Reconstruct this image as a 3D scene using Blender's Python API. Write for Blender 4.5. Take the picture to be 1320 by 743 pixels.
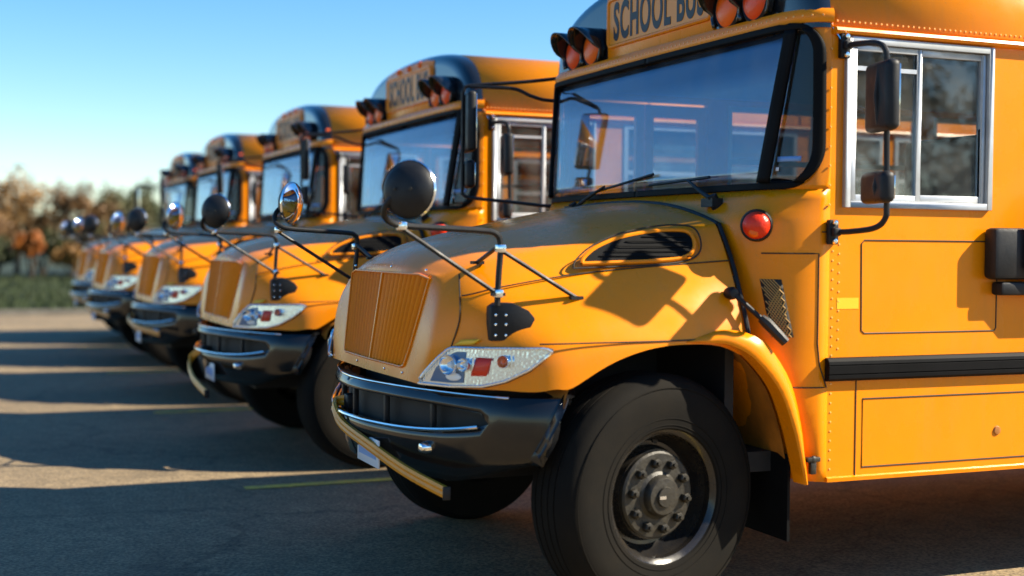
import bpy, bmesh, math, random
from mathutils import Vector, Matrix
R = math.radians
random.seed(11)
sc = bpy.context.scene
for o in list(bpy.data.objects): bpy.data.objects.remove(o, do_unlink=True)
COL = sc.collection

# ------------------------------------------------------------------ camera
FPX = 1731.3
cam = bpy.data.cameras.new('camera'); camo = bpy.data.objects.new('camera', cam); COL.objects.link(camo)
cam.sensor_width = 36; cam.lens = 36 * FPX / 1320; cam.clip_end = 3000; cam.clip_start = 0.05
CR = ((-0.92232895, 0.38631627, 0.00830926), (0.00452786, 0.03230776, -0.99946771), (-0.38637909, -0.92180039, -0.03154757))
rt, dn, fw = (Vector(a) for a in CR)
m = Matrix((rt, -dn, -fw)).transposed().to_4x4(); m.translation = Vector((2.34774, 5.52894, 1.41139))
camo.matrix_world = m
cam.dof.use_dof = True; cam.dof.focus_distance = 5.8; cam.dof.aperture_fstop = 1.2
sc.camera = camo
sc.render.resolution_x, sc.render.resolution_y = 1024, 576

# ------------------------------------------------------------------ sky, sun, exposure
SUN_EL, SUN_A = R(39), R(27)                 # sun behind the buses, a little to the driver's side
sd = Vector((-math.cos(SUN_A) * math.cos(SUN_EL), math.sin(SUN_A) * math.cos(SUN_EL), math.sin(SUN_EL)))
w = bpy.data.worlds.new('World'); sc.world = w; w.use_nodes = True
nt = w.node_tree; bg = nt.nodes['Background']
sky = nt.nodes.new('ShaderNodeTexSky'); sky.sky_type = 'NISHITA'; sky.sun_disc = False
sky.sun_elevation = SUN_EL; sky.sun_rotation = math.atan2(sd.x, sd.y)
sky.air_density = 1.0; sky.dust_density = 0.25; sky.ozone_density = 3.0; sky.altitude = 200
hs_ = nt.nodes.new('ShaderNodeHueSaturation'); hs_.inputs['Saturation'].default_value = 1.35
nt.links.new(sky.outputs[0], hs_.inputs['Color']); nt.links.new(hs_.outputs[0], bg.inputs[0]); bg.inputs[1].default_value = 0.082
sun = bpy.data.lights.new('sun', 'SUN'); suno = bpy.data.objects.new('sun', sun); COL.objects.link(suno)
sun.energy = 5.0; sun.angle = R(0.6); sun.color = (1.0, 0.90, 0.72)
suno.rotation_euler = sd.to_track_quat('Z', 'Y').to_euler()
sc.view_settings.view_transform = 'Standard'; sc.view_settings.look = 'None'
sc.view_settings.exposure = 1.3; sc.view_settings.gamma = 1.0; sc.view_settings.use_curve_mapping = False
sc.render.engine = 'CYCLES'
sc.cycles.transparent_max_bounces = 24; sc.cycles.max_bounces = 10

# ------------------------------------------------------------------ materials
def mat(name, col, rough=0.5, metal=0.0, coat=0.0, spec=0.5, var=0.0, vscale=6.0, bump=0.0, bscale=40.0, rvar=0.0, tint=None):
    M = bpy.data.materials.new(name); M.use_nodes = True
    t = M.node_tree; b = t.nodes['Principled BSDF']
    b.inputs['Base Color'].default_value = (*col, 1); b.inputs['Roughness'].default_value = rough
    b.inputs['Metallic'].default_value = metal; b.inputs['Specular IOR Level'].default_value = spec
    b.inputs['Coat Weight'].default_value = coat; b.inputs['Coat Roughness'].default_value = 0.04
    tc = t.nodes.new('ShaderNodeTexCoord')
    def noise(s, d=6.0):
        n = t.nodes.new('ShaderNodeTexNoise'); n.inputs['Scale'].default_value = s; n.inputs['Detail'].default_value = d
        n.inputs['Roughness'].default_value = 0.6
        t.links.new(tc.outputs['Object'], n.inputs['Vector']); return n
    if var > 0:
        n = noise(vscale); r = t.nodes.new('ShaderNodeValToRGB')
        r.color_ramp.elements[0].position = 0.32; r.color_ramp.elements[1].position = 0.68
        lo = tint if tint else tuple(c * (1 - var) for c in col)
        r.color_ramp.elements[0].color = (*lo, 1); r.color_ramp.elements[1].color = (*(min(1, c * (1 + var * .35)) for c in col), 1)
        t.links.new(n.outputs[0], r.inputs[0]); t.links.new(r.outputs[0], b.inputs['Base Color'])
    if rvar > 0:
        n = noise(vscale * 1.7); mr = t.nodes.new('ShaderNodeMapRange')
        mr.inputs['From Min'].default_value = .3; mr.inputs['From Max'].default_value = .7
        mr.inputs['To Min'].default_value = max(0.02, rough - rvar); mr.inputs['To Max'].default_value = rough + rvar
        t.links.new(n.outputs[0], mr.inputs[0]); t.links.new(mr.outputs[0], b.inputs['Roughness'])
    if bump > 0:
        n = noise(bscale, 3.0); bp = t.nodes.new('ShaderNodeBump'); bp.inputs['Strength'].default_value = bump
        bp.inputs['Distance'].default_value = 0.02
        t.links.new(n.outputs[0], bp.inputs['Height']); t.links.new(bp.outputs[0], b.inputs['Normal'])
        t.links.new(bp.outputs[0], b.inputs['Coat Normal'])
    return M

def glass(name, tint, ior=1.5, rough=0.0, band=None, haze=0.0, gcol=(1, 1, 1)):
    M = bpy.data.materials.new(name); M.use_nodes = True; t = M.node_tree
    t.nodes.remove(t.nodes['Principled BSDF']); out = t.nodes['Material Output']
    tr = t.nodes.new('ShaderNodeBsdfTransparent'); tr.inputs[0].default_value = (*tint, 1)
    gl = t.nodes.new('ShaderNodeBsdfGlossy'); gl.inputs['Roughness'].default_value = rough; gl.inputs[0].default_value = (1, 1, 1, 1)
    gl.inputs[0].default_value = (*gcol, 1)
    lw = t.nodes.new('ShaderNodeLayerWeight'); lw.inputs[0].default_value = .5
    pw = t.nodes.new('ShaderNodeMath'); pw.operation = 'POWER'; pw.inputs[1].default_value = 5; t.links.new(lw.outputs['Facing'], pw.inputs[0])
    fr = t.nodes.new('ShaderNodeMapRange'); f0 = ((ior - 1) / (ior + 1)) ** 2
    fr.inputs['To Min'].default_value = f0; fr.inputs['To Max'].default_value = 1; t.links.new(pw.outputs[0], fr.inputs[0])
    mx = t.nodes.new('ShaderNodeMixShader')
    t.links.new(fr.outputs[0], mx.inputs[0]); t.links.new(tr.outputs[0], mx.inputs[1]); t.links.new(gl.outputs[0], mx.inputs[2])
    tc = t.nodes.new('ShaderNodeTexCoord')
    if band:   # shade band printed along the top of the pane
        sp = t.nodes.new('ShaderNodeSeparateXYZ'); t.links.new(tc.outputs['Object'], sp.inputs[0])
        mr = t.nodes.new('ShaderNodeMapRange'); mr.inputs['From Min'].default_value = band[0]; mr.inputs['From Max'].default_value = band[1]
        t.links.new(sp.outputs['Z'], mr.inputs[0])
        c = t.nodes.new('ShaderNodeMix'); c.data_type = 'RGBA'; c.inputs[6].default_value = (*tint, 1); c.inputs[7].default_value = (*band[2], 1)
        t.links.new(mr.outputs[0], c.inputs[0]); t.links.new(c.outputs[2], tr.inputs[0])
    last = mx
    if haze > 0:   # thin film of dust
        df = t.nodes.new('ShaderNodeBsdfDiffuse'); df.inputs[0].default_value = (.55, .55, .5, 1)
        n = t.nodes.new('ShaderNodeTexNoise'); n.inputs['Scale'].default_value = 5; n.inputs['Detail'].default_value = 8
        t.links.new(tc.outputs['Object'], n.inputs['Vector'])
        mr = t.nodes.new('ShaderNodeMapRange'); mr.inputs['To Min'].default_value = 0; mr.inputs['To Max'].default_value = haze
        mr.inputs['From Min'].default_value = .35; mr.inputs['From Max'].default_value = .8
        t.links.new(n.outputs[0], mr.inputs[0])
        m2 = t.nodes.new('ShaderNodeMixShader'); t.links.new(mr.outputs[0], m2.inputs[0])
        t.links.new(mx.outputs[0], m2.inputs[1]); t.links.new(df.outputs[0], m2.inputs[2]); last = m2
    t.links.new(last.outputs[0], out.inputs['Surface'])
    return M

PAINT = mat('bus_paint', (0.84, 0.243, 0.001), 0.28, coat=0.05, spec=0.25, var=0.07, vscale=2.5, bump=0.05, bscale=1.6, rvar=0.08)
def weather(M, dust=(0.34, 0.20, 0.07), amt=.16):
    t = M.node_tree; b = t.nodes['Principled BSDF']; src = b.inputs['Base Color'].links[0].from_socket
    tc = t.nodes.new('ShaderNodeTexCoord'); mp = t.nodes.new('ShaderNodeMapping'); mp.inputs['Scale'].default_value = (9, 9, 1.3)
    n = t.nodes.new('ShaderNodeTexNoise'); n.inputs['Scale'].default_value = 1.6; n.inputs['Detail'].default_value = 9; n.inputs['Roughness'].default_value = .7
    t.links.new(tc.outputs['Object'], mp.inputs[0]); t.links.new(mp.outputs[0], n.inputs['Vector'])
    r = t.nodes.new('ShaderNodeMapRange'); r.inputs['From Min'].default_value = .5; r.inputs['From Max'].default_value = .75; r.inputs['To Max'].default_value = amt
    t.links.new(n.outputs[0], r.inputs[0])
    sp = t.nodes.new('ShaderNodeTexNoise'); sp.inputs['Scale'].default_value = 130; sp.inputs['Detail'].default_value = 2; t.links.new(tc.outputs['Object'], sp.inputs['Vector'])
    r2 = t.nodes.new('ShaderNodeMapRange'); r2.inputs['From Min'].default_value = .66; r2.inputs['From Max'].default_value = .74; r2.inputs['To Max'].default_value = .35
    t.links.new(sp.outputs[0], r2.inputs[0])
    ad = t.nodes.new('ShaderNodeMath'); ad.operation = 'MAXIMUM'; t.links.new(r.outputs[0], ad.inputs[0]); t.links.new(r2.outputs[0], ad.inputs[1])
    mx = t.nodes.new('ShaderNodeMix'); mx.data_type = 'RGBA'; t.links.new(ad.outputs[0], mx.inputs[0]); t.links.new(src, mx.inputs[6]); mx.inputs[7].default_value = (*dust, 1)
    t.links.new(mx.outputs[2], b.inputs['Base Color'])
weather(PAINT)
PAINTD = mat('bus_paint_shaded', (0.42, 0.145, 0.012), 0.6, var=0.35, vscale=9, bump=.15, bscale=30)  # body paint darkened, with the shade of the wheel well in its colour
DECAL = mat('yellow_decal', (0.82, 0.46, 0.012), 0.4)
SIGN = mat('sign_face', (0.78, 0.27, 0.008), 0.4)
BLACK = mat('black_gloss', (0.012, 0.014, 0.018), 0.18, coat=.6, var=.2, bump=.03, bscale=3)
PLASTIC = mat('black_plastic', (0.010, 0.0105, 0.012), 0.5, spec=.3, var=.4, vscale=5, rvar=.12, bump=.05, bscale=60)
BUMPER = mat('bumper_black', (0.005, 0.0055, 0.0065), 0.16, coat=.15, spec=.45, var=.5, vscale=4, rvar=.06, tint=(0.010, 0.009, 0.008), bump=.02, bscale=3)
RIVET = mat('rivet_highlight', (0.85, 0.42, 0.10), 0.3)  # paler than the body paint: rivet highlights are put into the colour
RAIL = mat('rub_rail_black', (0.006, 0.006, 0.0065), 0.6, spec=.08, var=.3)
SEAM = mat('seam_black', (0.02, 0.014, 0.008), 0.7)
RUBBER = mat('tyre_rubber', (0.0065, 0.006, 0.0052), 0.85, spec=.1, var=.5, vscale=7, tint=(0.012, 0.010, 0.0075), bump=.06, bscale=150)
RIMM = mat('rim_black', (0.008, 0.008, 0.009), 0.25, coat=.2, spec=.4, var=.5, vscale=9, tint=(0.024, 0.019, 0.013), rvar=.1)
HUBM = mat('hub_metal', (0.026, 0.022, 0.015), 0.5, metal=.2, var=.6, vscale=30, tint=(0.012, 0.010, 0.007), bump=.12, bscale=60)
ALU = mat('window_aluminium', (0.46, 0.48, 0.50), 0.45, metal=.6, var=.15, vscale=12)
CHROME = mat('chrome', (0.82, 0.84, 0.86), 0.12, metal=1, rvar=.05)
MIRROR = mat('mirror_glass', (0.88, 0.90, 0.92), 0.02, metal=1)
GLASSW = glass('windshield_glass', (0.78, 0.88, 0.95), 2.0, band=(2.06, 2.15, (0.25, 0.35, 0.58)), haze=.10, gcol=(.70, .85, 1))
GLASSC = glass('corner_glass', (0.40, 0.43, 0.45), 1.45, haze=.02)
GLASSS = glass('side_glass', (0.80, 0.83, 0.83), 1.5, haze=.10)
LENS = glass('lamp_lens', (0.95, 0.97, 0.98), 1.28)
SILVER = mat('lamp_reflector', (0.80, 0.88, 0.94), 0.14, metal=.8)
BOWL = mat('lamp_bowl', (0.07, 0.16, 0.32), 0.12, metal=.3, coat=.3)
REDL = mat('red_lens', (0.70, 0.032, 0.006), 0.3, coat=.1, spec=.3, bump=.15, bscale=120)
AMBER = mat('amber_lens', (0.90, 0.13, 0.002), 0.3, coat=.1, spec=.3, bump=.15, bscale=120)
def flute(M):
    t = M.node_tree; b = t.nodes['Principled BSDF']; tc = t.nodes.new('ShaderNodeTexCoord'); w_ = t.nodes.new('ShaderNodeTexWave'); w_.bands_direction = 'Y'
    w_.inputs['Scale'].default_value = 26; w_.inputs['Distortion'].default_value = 1.5; bp = t.nodes.new('ShaderNodeBump'); bp.inputs['Strength'].default_value = .2; bp.inputs['Distance'].default_value = .01
    t.links.new(tc.outputs['Object'], w_.inputs['Vector']); t.links.new(w_.outputs['Fac'], bp.inputs['Height']); t.links.new(bp.outputs[0], b.inputs['Normal'])
flute(SILVER)
FLASHRED = mat('flasher_red', (0.80, 0.065, 0.004), 0.3, coat=.1, spec=.3, bump=.15, bscale=120)
WHITE = mat('white_lamp', (0.82, 0.84, 0.85), 0.25, coat=.3)
PLATEM = mat('licence_plate_white', (0.62, 0.66, 0.70), 0.4)
INT = mat('interior_panel', (0.42, 0.43, 0.42), 0.6)
SEATM = mat('seat_vinyl', (0.030, 0.026, 0.020), 0.5, var=.3)
CHASSIS = mat('chassis_black', (0.012, 0.012, 0.012), 0.7, var=.4)
LETTER = mat('sign_letter', (0.010, 0.013, 0.020), 0.5)
STICK = mat('sticker_blue', (0.16, 0.32, 0.62), 0.5)
STICKW = mat('sticker_white', (0.72, 0.74, 0.75), 0.5)
STOPRED = mat('stop_red', (0.45, 0.02, 0.02), 0.4)

# ------------------------------------------------------------------ mesh builder
class MB:
    def __init__(s): s.v = []; s.f = []
    def add(s, vs, fs):
        b = len(s.v); s.v += [tuple(p) for p in vs]; s.f += [tuple(i + b for i in q) for q in fs]; return s
    def grid(s, P, close=False):
        n = len(P[0]); vs = [p for r in P for p in r]; fs = []
        for i in range(len(P) - 1):
            for j in range(n - 1 + (1 if close else 0)):
                k = (j + 1) % n; fs.append((i * n + j, i * n + k, (i + 1) * n + k, (i + 1) * n + j))
        return s.add(vs, fs)
    def box(s, c, d, rot=None):
        x, y, z = (a / 2 for a in d); vs = []
        for q in ((-x, -y, -z), (x, -y, -z), (x, y, -z), (-x, y, -z), (-x, -y, z), (x, -y, z), (x, y, z), (-x, y, z)):
            p = Vector(q)
            if rot is not None: p = rot @ p
            vs.append(p + Vector(c))
        return s.add(vs, [(0, 3, 2, 1), (4, 5, 6, 7), (0, 1, 5, 4), (1, 2, 6, 5), (2, 3, 7, 6), (3, 0, 4, 7)])
    def bb(s, x0, x1, y0, y1, z0, z1): return s.box(((x0 + x1) / 2, (y0 + y1) / 2, (z0 + z1) / 2), (abs(x1 - x0), abs(y1 - y0), abs(z1 - z0)))
    def tube(s, path, r, n=10, caps=True, closed=False):
        P = [Vector(p) for p in path]; rs = r if isinstance(r, (list, tuple)) else [r] * len(P); rows = []; up = None
        for i, p in enumerate(P):
            a = P[i - 1] if (i > 0 or closed) else p; b = P[(i + 1) % len(P)] if (i < len(P) - 1 or closed) else p
            d = (b - a).normalized()
            if up is None: up = d.orthogonal().normalized()
            up = (up - d * up.dot(d)).normalized(); q = d.cross(up)
            rows.append([p + (up * math.cos(t) + q * math.sin(t)) * rs[i] for t in (2 * math.pi * k / n for k in range(n))])
        if closed: rows.append(rows[0])
        s.grid(rows, True)
        if caps and not closed:
            s.add(rows[0], [tuple(range(n))[::-1]]); s.add(rows[-1], [tuple(range(n))])
        return s
    def lathe(s, prof, c, ax, n=32):
        # prof: (radius, offset along axis)
        ax = Vector(ax).normalized(); u = ax.orthogonal().normalized(); q = ax.cross(u); c = Vector(c); rows = []
        for r, h in prof: rows.append([c + ax * h + (u * math.cos(t) + q * math.sin(t)) * max(r, 1e-5) for t in (2 * math.pi * k / n for k in range(n))])
        return s.grid(rows, True)
    def prism(s, poly, fn, d0, d1):
        # poly: 2-D points, fn(a, b, d) -> 3-D
        n = len(poly); vs = [fn(a, b, d0) for a, b in poly] + [fn(a, b, d1) for a, b in poly]
        return s.add(vs, [tuple(range(n))[::-1], tuple(range(n, 2 * n))] + [(i, (i + 1) % n, n + (i + 1) % n, n + i) for i in range(n)])
    def mirror(s):
        o = MB(); o.v = [(x, -y, z) for x, y, z in s.v]; o.f = [q[::-1] for q in s.f]; return o
    def build(s, name, M, parent=None, angle=35, bevel=0, seg=2, sub=0, solid=0, loc=None, merge=True):
        bm = bmesh.new(); vs = [bm.verts.new(p) for p in s.v]
        for q in s.f:
            try: bm.faces.new([vs[i] for i in q])
            except ValueError: pass
        if merge: bmesh.ops.remove_doubles(bm, verts=bm.verts, dist=0.0004)
        bmesh.ops.recalc_face_normals(bm, faces=bm.faces)
        if bevel > 0:
            es = [e for e in bm.edges if len(e.link_faces) == 2 and e.calc_face_angle(0) > R(40)]
            bmesh.ops.bevel(bm, geom=es, offset=bevel, segments=seg, affect='EDGES', profile=.5, clamp_overlap=True)
        me = bpy.data.meshes.new(name); bm.to_mesh(me); bm.free()
        if angle >= 180: me.shade_smooth()
        elif angle > 0:
            me.shade_smooth(); me.set_sharp_from_angle(angle=R(angle))
        me.materials.append(M)
        o = bpy.data.objects.new(name, me); COL.objects.link(o); o.parent = parent
        if loc: o.location = loc
        if solid:
            k = o.modifiers.new('solid', 'SOLIDIFY'); k.thickness = solid; k.offset = -1
        if sub:
            k = o.modifiers.new('sub', 'SUBSURF'); k.levels = sub; k.render_levels = sub
        return o

def crom(P, n):
    """Catmull-Rom resample of a control polyline (tuples) to n samples, even in parameter"""
    out = []; m = len(P) - 1
    for i in range(n):
        t = i / (n - 1) * m; k = min(int(t), m - 1); t -= k
        p = [Vector(P[max(0, min(m, k + j))]) for j in (-1, 0, 1, 2)]
        out.append(.5 * ((2 * p[1]) + (p[2] - p[0]) * t + (2 * p[0] - 5 * p[1] + 4 * p[2] - p[3]) * t * t + (3 * p[1] - p[0] - 3 * p[2] + p[3]) * t ** 3))
    return out
def cr1(P, t):
    m = len(P) - 1; t = max(0, min(m - 1e-6, t)); k = int(t); t -= k
    p = [Vector(P[max(0, min(m, k + j))]) for j in (-1, 0, 1, 2)]
    return .5 * ((2 * p[1]) + (p[2] - p[0]) * t + (2 * p[0] - 5 * p[1] + 4 * p[2] - p[3]) * t * t + (3 * p[1] - p[0] - 3 * p[2] + p[3]) * t ** 3)
def lerp(a, b, t): return a + (b - a) * t
def interp(x, tab):
    if x <= tab[0][0]: return tab[0][1]
    for (a, b), (c, d) in zip(tab, tab[1:]):
        if x <= c: return lerp(b, d, (x - a) / (c - a))
    return tab[-1][1]
def smooth_path(P, n=24): return crom(P, n)

# ------------------------------------------------------------------ ground
def tagk(o, k): o['kind'] = k; return o
def tag(o, label, cat, group=None):
    o['label'] = label; o['category'] = cat
    if group: o['group'] = group
    return o

def asphalt_mat():
    M = bpy.data.materials.new('asphalt'); M.use_nodes = True; t = M.node_tree; b = t.nodes['Principled BSDF']
    tc = t.nodes.new('ShaderNodeTexCoord')
    def noise(s, d=4, r=.6):
        n = t.nodes.new('ShaderNodeTexNoise'); n.inputs['Scale'].default_value = s; n.inputs['Detail'].default_value = d; n.inputs['Roughness'].default_value = r
        t.links.new(tc.outputs['Object'], n.inputs['Vector']); return n
    big = noise(.45, 6); fine = noise(55, 3, .75); mid = noise(7, 5)
    r1 = t.nodes.new('ShaderNodeValToRGB'); e = r1.color_ramp.elements
    e[0].position = .30; e[0].color = (.19, .14, .08, 1); e[1].position = .72; e[1].color = (.33, .24, .135, 1)
    t.links.new(big.outputs[0], r1.inputs[0])
    r2 = t.nodes.new('ShaderNodeValToRGB'); e = r2.color_ramp.elements
    e[0].position = .36; e[0].color = (.42, .42, .42, 1); e[1].position = .66; e[1].color = (1.35, 1.32, 1.25, 1)
    t.links.new(fine.outputs[0], r2.inputs[0])
    r3 = t.nodes.new('ShaderNodeValToRGB'); e = r3.color_ramp.elements
    e[0].position = .3; e[0].color = (.72, .72, .72, 1); e[1].position = .7; e[1].color = (1.1, 1.1, 1.1, 1)
    t.links.new(mid.outputs[0], r3.inputs[0])
    m1 = t.nodes.new('ShaderNodeMix'); m1.data_type = 'RGBA'; m1.blend_type = 'MULTIPLY'; m1.inputs[0].default_value = 1
    m2 = t.nodes.new('ShaderNodeMix'); m2.data_type = 'RGBA'; m2.blend_type = 'MULTIPLY'; m2.inputs[0].default_value = 1
    t.links.new(r1.outputs[0], m1.inputs[6]); t.links.new(r2.outputs[0], m1.inputs[7])
    t.links.new(m1.outputs[2], m2.inputs[6]); t.links.new(r3.outputs[0], m2.inputs[7]); 
    wob = noise(1.3, 5, .65); vm_ = t.nodes.new('ShaderNodeVectorMath'); vm_.operation = 'MULTIPLY_ADD'; vm_.inputs[1].default_value = (.9, .9, 0)
    t.links.new(wob.outputs['Color'], vm_.inputs[0]); t.links.new(tc.outputs['Object'], vm_.inputs[2])
    vo = t.nodes.new('ShaderNodeTexVoronoi'); vo.feature = 'DISTANCE_TO_EDGE'; vo.inputs['Scale'].default_value = .42; t.links.new(vm_.outputs[0], vo.inputs['Vector'])
    cr = t.nodes.new('ShaderNodeMapRange'); cr.inputs['From Max'].default_value = .008; cr.inputs['To Min'].default_value = .6; t.links.new(vo.outputs['Distance'], cr.inputs[0])
    st = noise(.9, 3, .5); sr = t.nodes.new('ShaderNodeMapRange'); sr.inputs['From Min'].default_value = .60; sr.inputs['From Max'].default_value = .72; sr.inputs['To Min'].default_value = 1; sr.inputs['To Max'].default_value = .62
    t.links.new(st.outputs[0], sr.inputs[0]); mm_ = t.nodes.new('ShaderNodeMath'); mm_.operation = 'MULTIPLY'; t.links.new(cr.outputs[0], mm_.inputs[0]); t.links.new(sr.outputs[0], mm_.inputs[1])
    m3 = t.nodes.new('ShaderNodeMix'); m3.data_type = 'RGBA'; m3.blend_type = 'MULTIPLY'; m3.inputs[0].default_value = 1
    t.links.new(m2.outputs[2], m3.inputs[6]); t.links.new(mm_.outputs[0], m3.inputs[7]); t.links.new(m3.outputs[2], b.inputs['Base Color'])
    b.inputs['Roughness'].default_value = .85
    bp = t.nodes.new('ShaderNodeBump'); bp.inputs['Strength'].default_value = .55; bp.inputs['Distance'].default_value = .012
    t.links.new(fine.outputs[0], bp.inputs['Height']); t.links.new(bp.outputs[0], b.inputs['Normal'])
    return M
ASPH = asphalt_mat()
SOIL = mat('grass_soil', (0.014, 0.026, 0.005), 0.9, var=.5, vscale=.6)
LINE = mat('line_paint', (0.80, 0.54, 0.06), 0.7, var=.5, vscale=14, tint=(0.45, 0.31, 0.09))
g = MB(); g.add([(-900, -900, -.06), (900, -900, -.06), (900, 900, -.06), (-900, 900, -.06)], [(0, 1, 2, 3)])
tagk(g.build('ground', SOIL), 'structure')
g = MB(); g.add([(-60, -22.4, -.004), (60, -21.2, -.004), (60, 40, -.004), (-60, 40, -.004)], [(0, 1, 2, 3)])
tagk(g.build('parking_lot', ASPH), 'structure')
YL = [1.40, -2.18, -5.88, -9.55, -13.2, -16.9]
for i, y in enumerate(YL):
    g = MB(); g.bb(-9.5, .78, y - .045, y + .045, -.0005, .0005)
    tagk(g.build('parking_line', LINE), 'structure')
# raised kerb along the grass
g = MB(); g.add([(-60, -22.42, -.05), (60, -21.22, -.05), (60, -21.40, -.05), (-60, -22.60, -.05), (-60, -22.42, .10), (60, -21.22, .10), (60, -21.40, .10), (-60, -22.60, .10)],
                 [(0, 1, 5, 4), (1, 2, 6, 5), (2, 3, 7, 6), (3, 0, 4, 7), (4, 5, 6, 7)])
KERB = mat('kerb_concrete', (0.16, 0.145, 0.12), 0.85, var=.3, vscale=3)
tagk(g.build('kerb', KERB), 'structure')

# grass blades on the strip between lot and trees
GRASS = mat('grass_blades', (0.018, 0.036, 0.005), 0.8, var=.4, vscale=.8, tint=(0.028, 0.034, 0.007))
g = MB(); rg = random.Random(5)
for i in range(16000):
    y = -22.6 - 32 * rg.random() ** 1.3; x = rg.uniform(-9, 5) * (1 + (-y - 22) * .012)
    h = rg.uniform(.05, .13); a = rg.random() * 6.28; dx, dy = math.cos(a) * .03, math.sin(a) * .03; lx, ly = rg.uniform(-.04, .04), rg.uniform(-.04, .04)
    b = len(g.v); g.v += [(x - dx, y - dy, -.06), (x + dx, y + dy, -.06), (x + lx, y + ly, h)]; g.f.append((b, b + 1, b + 2))
o = g.build('grass', GRASS, angle=0, merge=False); tagk(o, 'stuff'); o['label'] = 'short green grass strip beyond the parking lot'; o['category'] = 'grass'

# ------------------------------------------------------------------ the bus
def make_bus():
    root = bpy.data.objects.new('school_bus', None); COL.objects.link(root)
    B = lambda mb, name, M, par=None, **k: mb.build(name, M, par or root, **k)
    # ---- hood and fenders
    HX = -.47
    K = [  # shoulder, seam, fender, crease, bottom  (x, y, z) at stations from nose corner to rear
        [(.575, .60, 1.292), (.615, .665, 1.21), (.643, .695, 1.12), (.66, .70, 1.03), (.678, .645, .875)],
        [(.505, .655, 1.325), (.55, .78, 1.222), (.572, .82, 1.13), (.60, .79, 1.032), (.60, .80, .875)],
        [(.40, .70, 1.358), (.45, .855, 1.252), (.465, .915, 1.14), (.49, .935, 1.045), (.48, .955, .878)],
        [(.26, .745, 1.388), (.28, .90, 1.285), (.30, .985, 1.15), (.347, 1.07, 1.052), (.34, 1.08, .882)],
        [(.08, .79, 1.42), (.10, .93, 1.312), (.10, 1.045, 1.175), (.165, 1.115, 1.056), (.165, 1.12, .95)],
        [(-.18, .85, 1.465), (-.18, .965, 1.338), (-.18, 1.085, 1.19), (-.17, 1.14, 1.060), (-.17, 1.14, 1.045)],
        [(HX, .90, 1.505), (HX, 1.0, 1.360), (HX, 1.09, 1.17), (HX, 1.13, 1.068), (HX, 1.13, 1.02)]]
    ARCH = [(-.70, .495), (-.64, .72), (-.577, .867), (-.47, .985), (-.38, 1.037), (-.25, 1.048), (-.11, 1.043), (0, 1.022), (.1, .985), (.2, .925), (.265, .882), (.9, .88)]
    LV = [0, .35, 1, 1.55, 2, 3, 3.5, 4]
    FRZ = [None, 1.292, 1.22, 1.14, 1.06, .99, .925, .875]
    NC = 27
    def side_pt(k, lv):
        ctl = [cr1([K[i][l] for i in range(7)], k) for l in range(5)]
        ctl[4].z = min(interp(ctl[4].x, ARCH), ctl[3].z - .012) if ctl[4].x < .3 else ctl[4].z
        if lv >= 3: return lerp(ctl[3], ctl[4], lv - 3)
        return cr1(ctl[:4], lv)
    side = [[side_pt(6 * c / (NC - 1), l) for l in LV] for c in range(NC)]
    VC = [0, .2, .4, .6, .8, .87, .94, 1]
    GT, GBm = (1.292, .55), (.925, .44)
    def ghalf(z): return interp(z, [(.875, .425), GBm[::-1] and (.925, .44), (1.292, .55)])
    def gx(y, z): return lerp(.690, .630, (z - .9) / .4) - .012 * abs(y) / .5 - .10 * max(0, abs(y) - .42) ** 1.0
    front = []
    for v in VC:
        col = []
        for i, l in enumerate(LV):
            corner = side[0][i]; z = FRZ[i]
            if z is None:
                yg = .55; y = v / .8 * yg if v <= .8 else lerp(yg, corner.y, (v - .8) / .2)
                x = lerp(.628, corner.x, (y / corner.y) ** 2.5); zz = lerp(1.325, corner.z, (y / corner.y) ** 2)
            else:
                yg = ghalf(z); y = v / .8 * yg if v <= .8 else lerp(yg, corner.y, (v - .8) / .2)
                xe = gx(yg, z); t = max(0, (v - .8) / .2)
                x = gx(y, z) if v <= .8 else lerp(xe, corner.x, t ** 1.6); zz = z if v <= .8 else lerp(z, corner.z, t)
            col.append(Vector((x, y, zz)))
        front.append(col)
    front[-1] = side[0]
    mb = MB()
    mb.grid(front[4:] ); mb.grid(side)
    mb.grid([c[:2] for c in front[:5]]); mb.grid([c[6:] for c in front[:5]])
    CROWN = [(HX, 1.612), (-.3, 1.592), (0, 1.532), (.3, 1.468), (.45, 1.428), (.55, 1.385), (.60, 1.352), (.628, 1.325)]
    top = []
    for c in range(NC):
        s0 = side[c][0]; u = c / (NC - 1); row = []
        for j, v in enumerate(VC):
            f0 = front[j][0]
            gv = f0.y / front[-1][0].y
            y = gv * s0.y; x = lerp(f0.x, HX, (s0.x - side[0][0].x) / (HX - side[0][0].x))
            zc = interp(x, CROWN); e = lerp(2.0, 2.6, u)
            z = zc + (s0.z - interp(s0.x, CROWN)) * gv ** e
            if c == 0: x, z = f0.x, f0.z
            row.append(Vector((x, y, z)))
        row[-1] = s0; top.append(row)
    mb.grid(top)
    full = MB(); full.add(mb.v, mb.f); mm = mb.mirror(); full.add(mm.v, mm.f)
    hood = B(full, 'hood', PAINT, sub=1, angle=180)
    # hood lip that closes the rear edge, seams
    def seam(path, r, par, M=SEAM, nm='panel_seam'):
        for sgn in (1, -1):
            t = MB(); t.tube([(p[0], p[1] * sgn, p[2]) for p in path], r, 6); B(t, nm, M, par)
    seam([side_pt(k / 10, 1) + Vector((0, .0005, 0)) for k in range(9, 61)], .0028, hood)
    seam([side_pt(k / 10, 3) + Vector((0, .0005, .001)) for k in range(29, 61)], .003, hood)
    seam([lerp(side_pt(.78, l / 4), side_pt(.95, l / 4), l / 12) for l in range(1, 13)] + [side_pt(1.02, 3.05)], .0028, hood)
    t = MB(); t.tube([side_pt(5.97, l / 4) + Vector((-.018, .004, 0)) for l in range(0, 13)], .009, 8)
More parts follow.
